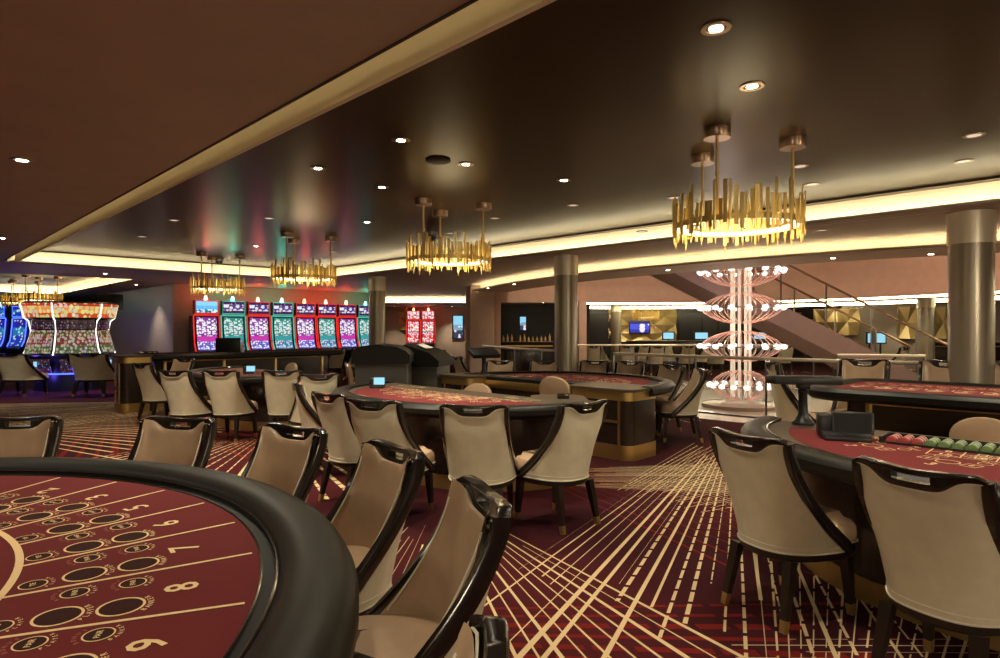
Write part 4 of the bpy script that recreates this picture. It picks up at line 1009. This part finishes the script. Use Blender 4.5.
for i in range(14):
    px = 495+i*4.2; b = MB(); h = random.uniform(.16, .28); b.lathe([(.035, 0), (.035, h*.6), (.012, h*.75), (.012, h)], 10)
    o = b.build('bottle', random.choice(('glass', 'bluescr', 'brass')) if i % 5 == 0 else 'brass'); o.location = atY(px, 21.45, 1.07); tag(o, 'small bottle on the alcove bar, %s' % ['nearest the pale pier', 'second from the pale pier', 'third from the pale pier', 'fourth from the pale pier', 'fifth from the pale pier', 'just left of under the lit display', 'under the lit display', 'just right of under the lit display', 'right of the lit display by two places', 'right of the lit display by three places', 'fourth from the rose pier', 'third from the rose pier', 'second from the rose pier', 'hidden next to the bronze column'][i], 'bottle', 'bottles on the alcove bar')
# dark doorway frames in the far wall
for i, px in enumerate((598, 690, 730)):
    t = thing('wall_doorway', atY(px, 26.9), 0, ['dark doorway left of the gold relief wall', 'dark doorway right of the gold relief wall', 'dark doorway behind the crystal tower'][i], 'doorway'); b = MB()
    b.box((-.55, -.06, 0), (-.48, 0, 2.1)); b.box((.48, -.06, 0), (.55, 0, 2.1)); b.box((-.55, -.06, 2.1), (.55, 0, 2.17)); b.build('door_frame', 'body', t); MB().box((-.48, -.02, 0), (.48, -.005, 2.1)).build('door_leaf', 'black', t)

# ------------------------------------------------------------ recessed downlights
def make_down(lit=True):
    t = thing('downlight', (0,0,0), 0, 'x', 'ceiling light', 'recessed ceiling downlights')
    MB().lathe([(.050, .0), (.052, -.006), (.072, -.006), (.074, 0)], 28, cap=False).build('trim_ring', 'trim', t)
    MB().disc((0, 0), .034 if lit else .048, -.004).build('lens', 'lens' if lit else 'lensdim', t); return t
dl = [make_down(True), make_down(False)]; used = [False, False]
def down(p, z, label, on=True, power=SPOT, cone=100, sc_=1.0):
    k = 0 if on else 1
    if used[k]: o = dup(dl[k], (p.x, p.y, z), 0, label)
    else: used[k] = True; o = dl[k]; o.location = (p.x, p.y, z); o['label'] = label
    o.scale = (sc_, sc_, 1)
    if power: light('SPOT', (0, 0, -.03), power, WARM, .05, spot=cone, blend=.8, parent=o)
    return o
Lf = 'ceiling downlight'
for px, py, z, lab, on, pw in (
   (716, 28, ZT, 'brightest ceiling downlight, straight above the crystal tower side', True, 1.0), (752, 86, ZT, 'ceiling downlight above the largest chandelier', True, 1.0),
   (974, 135, ZT, 'dim ceiling downlight high above the broad column', False, 1), (964, 161, ZT, 'dim ceiling downlight just above the cove by the broad column', False, 0),
   (800, 166, ZT, 'dim ceiling downlight right of the largest chandelier canopy', False, 0), (812, 184, ZT, 'dim ceiling downlight just over the cove, right of the largest chandelier', False, 0),
   (564, 180, ZT, 'small bright ceiling downlight above the column beside the rear table', True, 1.0), (573, 205, ZT, 'dim ceiling downlight above the column collar of the rear table', False, 0),
   (401, 140, ZT, 'bright ceiling downlight above the second chandelier', True, 1.0), (466, 164, ZT, 'bright ceiling downlight right above the second chandelier canopy', True, .7),
   (382, 187, ZT, 'bright ceiling downlight left of the second chandelier canopies', True, 1.0), (318, 168, ZT, 'bright ceiling downlight over the colour streaks', True, 1.0),
   (367, 222, ZT, 'small lit ceiling downlight between the second and third chandeliers', True, .7), (495, 218, ZT, 'dim ceiling downlight right of the second chandelier', False, 0),
   (174, 220, ZT, 'dim ceiling downlight in the violet streak', False, .8), (269, 218, ZT, 'dim ceiling downlight above the third chandelier', False, .8),
   (256, 246, ZT, 'small lit ceiling downlight between the third and fourth chandeliers', True, .5), (22, 160, ZS-.003, 'ceiling downlight in the taupe ceiling over the carousel side', True, .8),
   (2, 238, ZS-.003, 'ceiling downlight in the taupe ceiling at the picture edge', True, .8),
   (642, 231, ZS, 'slim downlight in the brown soffit left of the largest chandelier', False, 0), (822, 230, ZS, 'slim downlight in the brown soffit right of the largest chandelier', False, 0),
   (488, 288, ZB, 'lit downlight in the curved soffit above the pale pier', True, 1.6), (514, 284, ZB, 'lit downlight in the curved soffit left of the middle column', True, .5),
   (668, 270, ZB, 'lit downlight in the curved soffit before the stair top', True, .5), (833, 258, ZB, 'lit downlight in the curved soffit over the stair', True, .5), (931, 254, ZB, 'lit downlight in the curved soffit beside the broad column', True, .4)):
    down(at(px, py, z), z-.001, lab, on, SPOT*pw)
# extra tray downlights, added to brighten the chair backs and tables
for u, v, lab in ((3.2, .6, 'added unlit-looking tray downlight over the near right table, behind the viewer'), (1.98, 3.0, 'added dim tray downlight over the backs of the nearest cream chairs'), (1.98, 5.3, 'added dim tray downlight above the far end of the middle card table'),
    (6.4, .3, 'added dim tray downlight above the raised table, out on the right'), (6.4, 3.6, 'added dim tray downlight over the brass banded end of the rear oval table'), (3.2, -2.2, 'added tray downlight behind the viewer on the left'), (6.2, -2.4, 'added tray downlight behind the viewer on the right'),
    (6.3, 7.4, 'added dim tray downlight above the far end of the rear oval table'), (1.98, 7.7, 'added dim tray downlight over the cream chairs of the left middle table'), (6.2, 10.8, 'added dim tray downlight near the cove before the slot bank'), (3.0, 11.2, 'added dim tray downlight above the brass footed end of the long raised table')):
    down(UV(u, v), ZT-.001, lab, False, SPOT*((1.6 if v < 4 else 4.0) if u < 2.5 else .9), 135 if u < 2.5 else 100)
for u, v in ((-.2, .4), (-.6, 3.2), (-.6, 6.2), (-3, 1.5), (-3, 5), (-.5, -2.5), (-3.5, 9), (-.6, 9.5)):
    down(UV(u, v), ZS-.003, 'unseen recessed downlight added in the taupe ceiling behind the viewer', True, SPOT*1.2, 140)  # unseen wide lamps added to fill in light from the camera's side
for u, v in ((.6, 16), (3.6, 16.2), (-3.5, 15.8)): down(UV(u, v), ZS-.003, 'added downlight in the brown soffit before the carousel', True, SPOT*2.4, 130)  # lamps added to lift the dark floor and soffit on the left
for X, Y, z in ((UV(5.1, 19.6).x, UV(5.1, 19.6).y, ZS), (-4.6, 27.0, 2.5), (-2.1, 27.3, 2.5), (-6.5, 26.6, 2.5)): down(Vector((X, Y)), z-.003, 'wall washing downlight before a pale wall', True, SPOT*1.5, 95)
for X, Y in ((1.5, 21.5), (6, 25.8), (9, 20.5), (14.5, 21.6), (17, 21.6), (13, 15), (5.2, 25.8)): down(Vector((X, Y)), 2.415, 'downlight in the far lounge ceiling', True, SPOT*1.05, 110)
for X, Y in ((3, 13), (6, 11), (8, 13), (5, 16), (1.5, 15.5), (8.5, 9)): down(Vector((X, Y)), 6.19, 'downlight high in the atrium ceiling', True, SPOT*6.5, 130)
# violet light over the carousel
light('POINT', atY(40, 20, 2.3), 2.5, (.3, .15, 1), .3); light('POINT', atY(150, 17, .4), .8, (.3, .15, 1), .3)
# small ceiling devices
o = MB().lathe([(.11, 0), (.11, -.012), (.09, -.02)], 24).build('ceiling_speaker', 'dark'); o.location = at(438, 160, ZT-.001); o.location.z = ZT-.001; tag(o, 'round dark ceiling speaker above the second chandelier', 'speaker')
def camera_dome(px, py, z, lab, drop=.0):
    t = thing('camera_dome', at(px, py, z), 0, lab, 'security camera', 'security cameras'); t.location.z = z
    MB().lathe([(.09, 0), (.09, -.05), (.08, -.06)], 20).build('mount', 'steel', t); MB().lathe([(.075, -.06), (.07, -.10), (.045, -.13), (.01, -.14)], 20).build('dome', 'black', t)
camera_dome(432, 232, ZT, 'black security camera dome behind the second chandelier'); camera_dome(219, 258, ZT, 'security camera dome above the fourth chandelier')
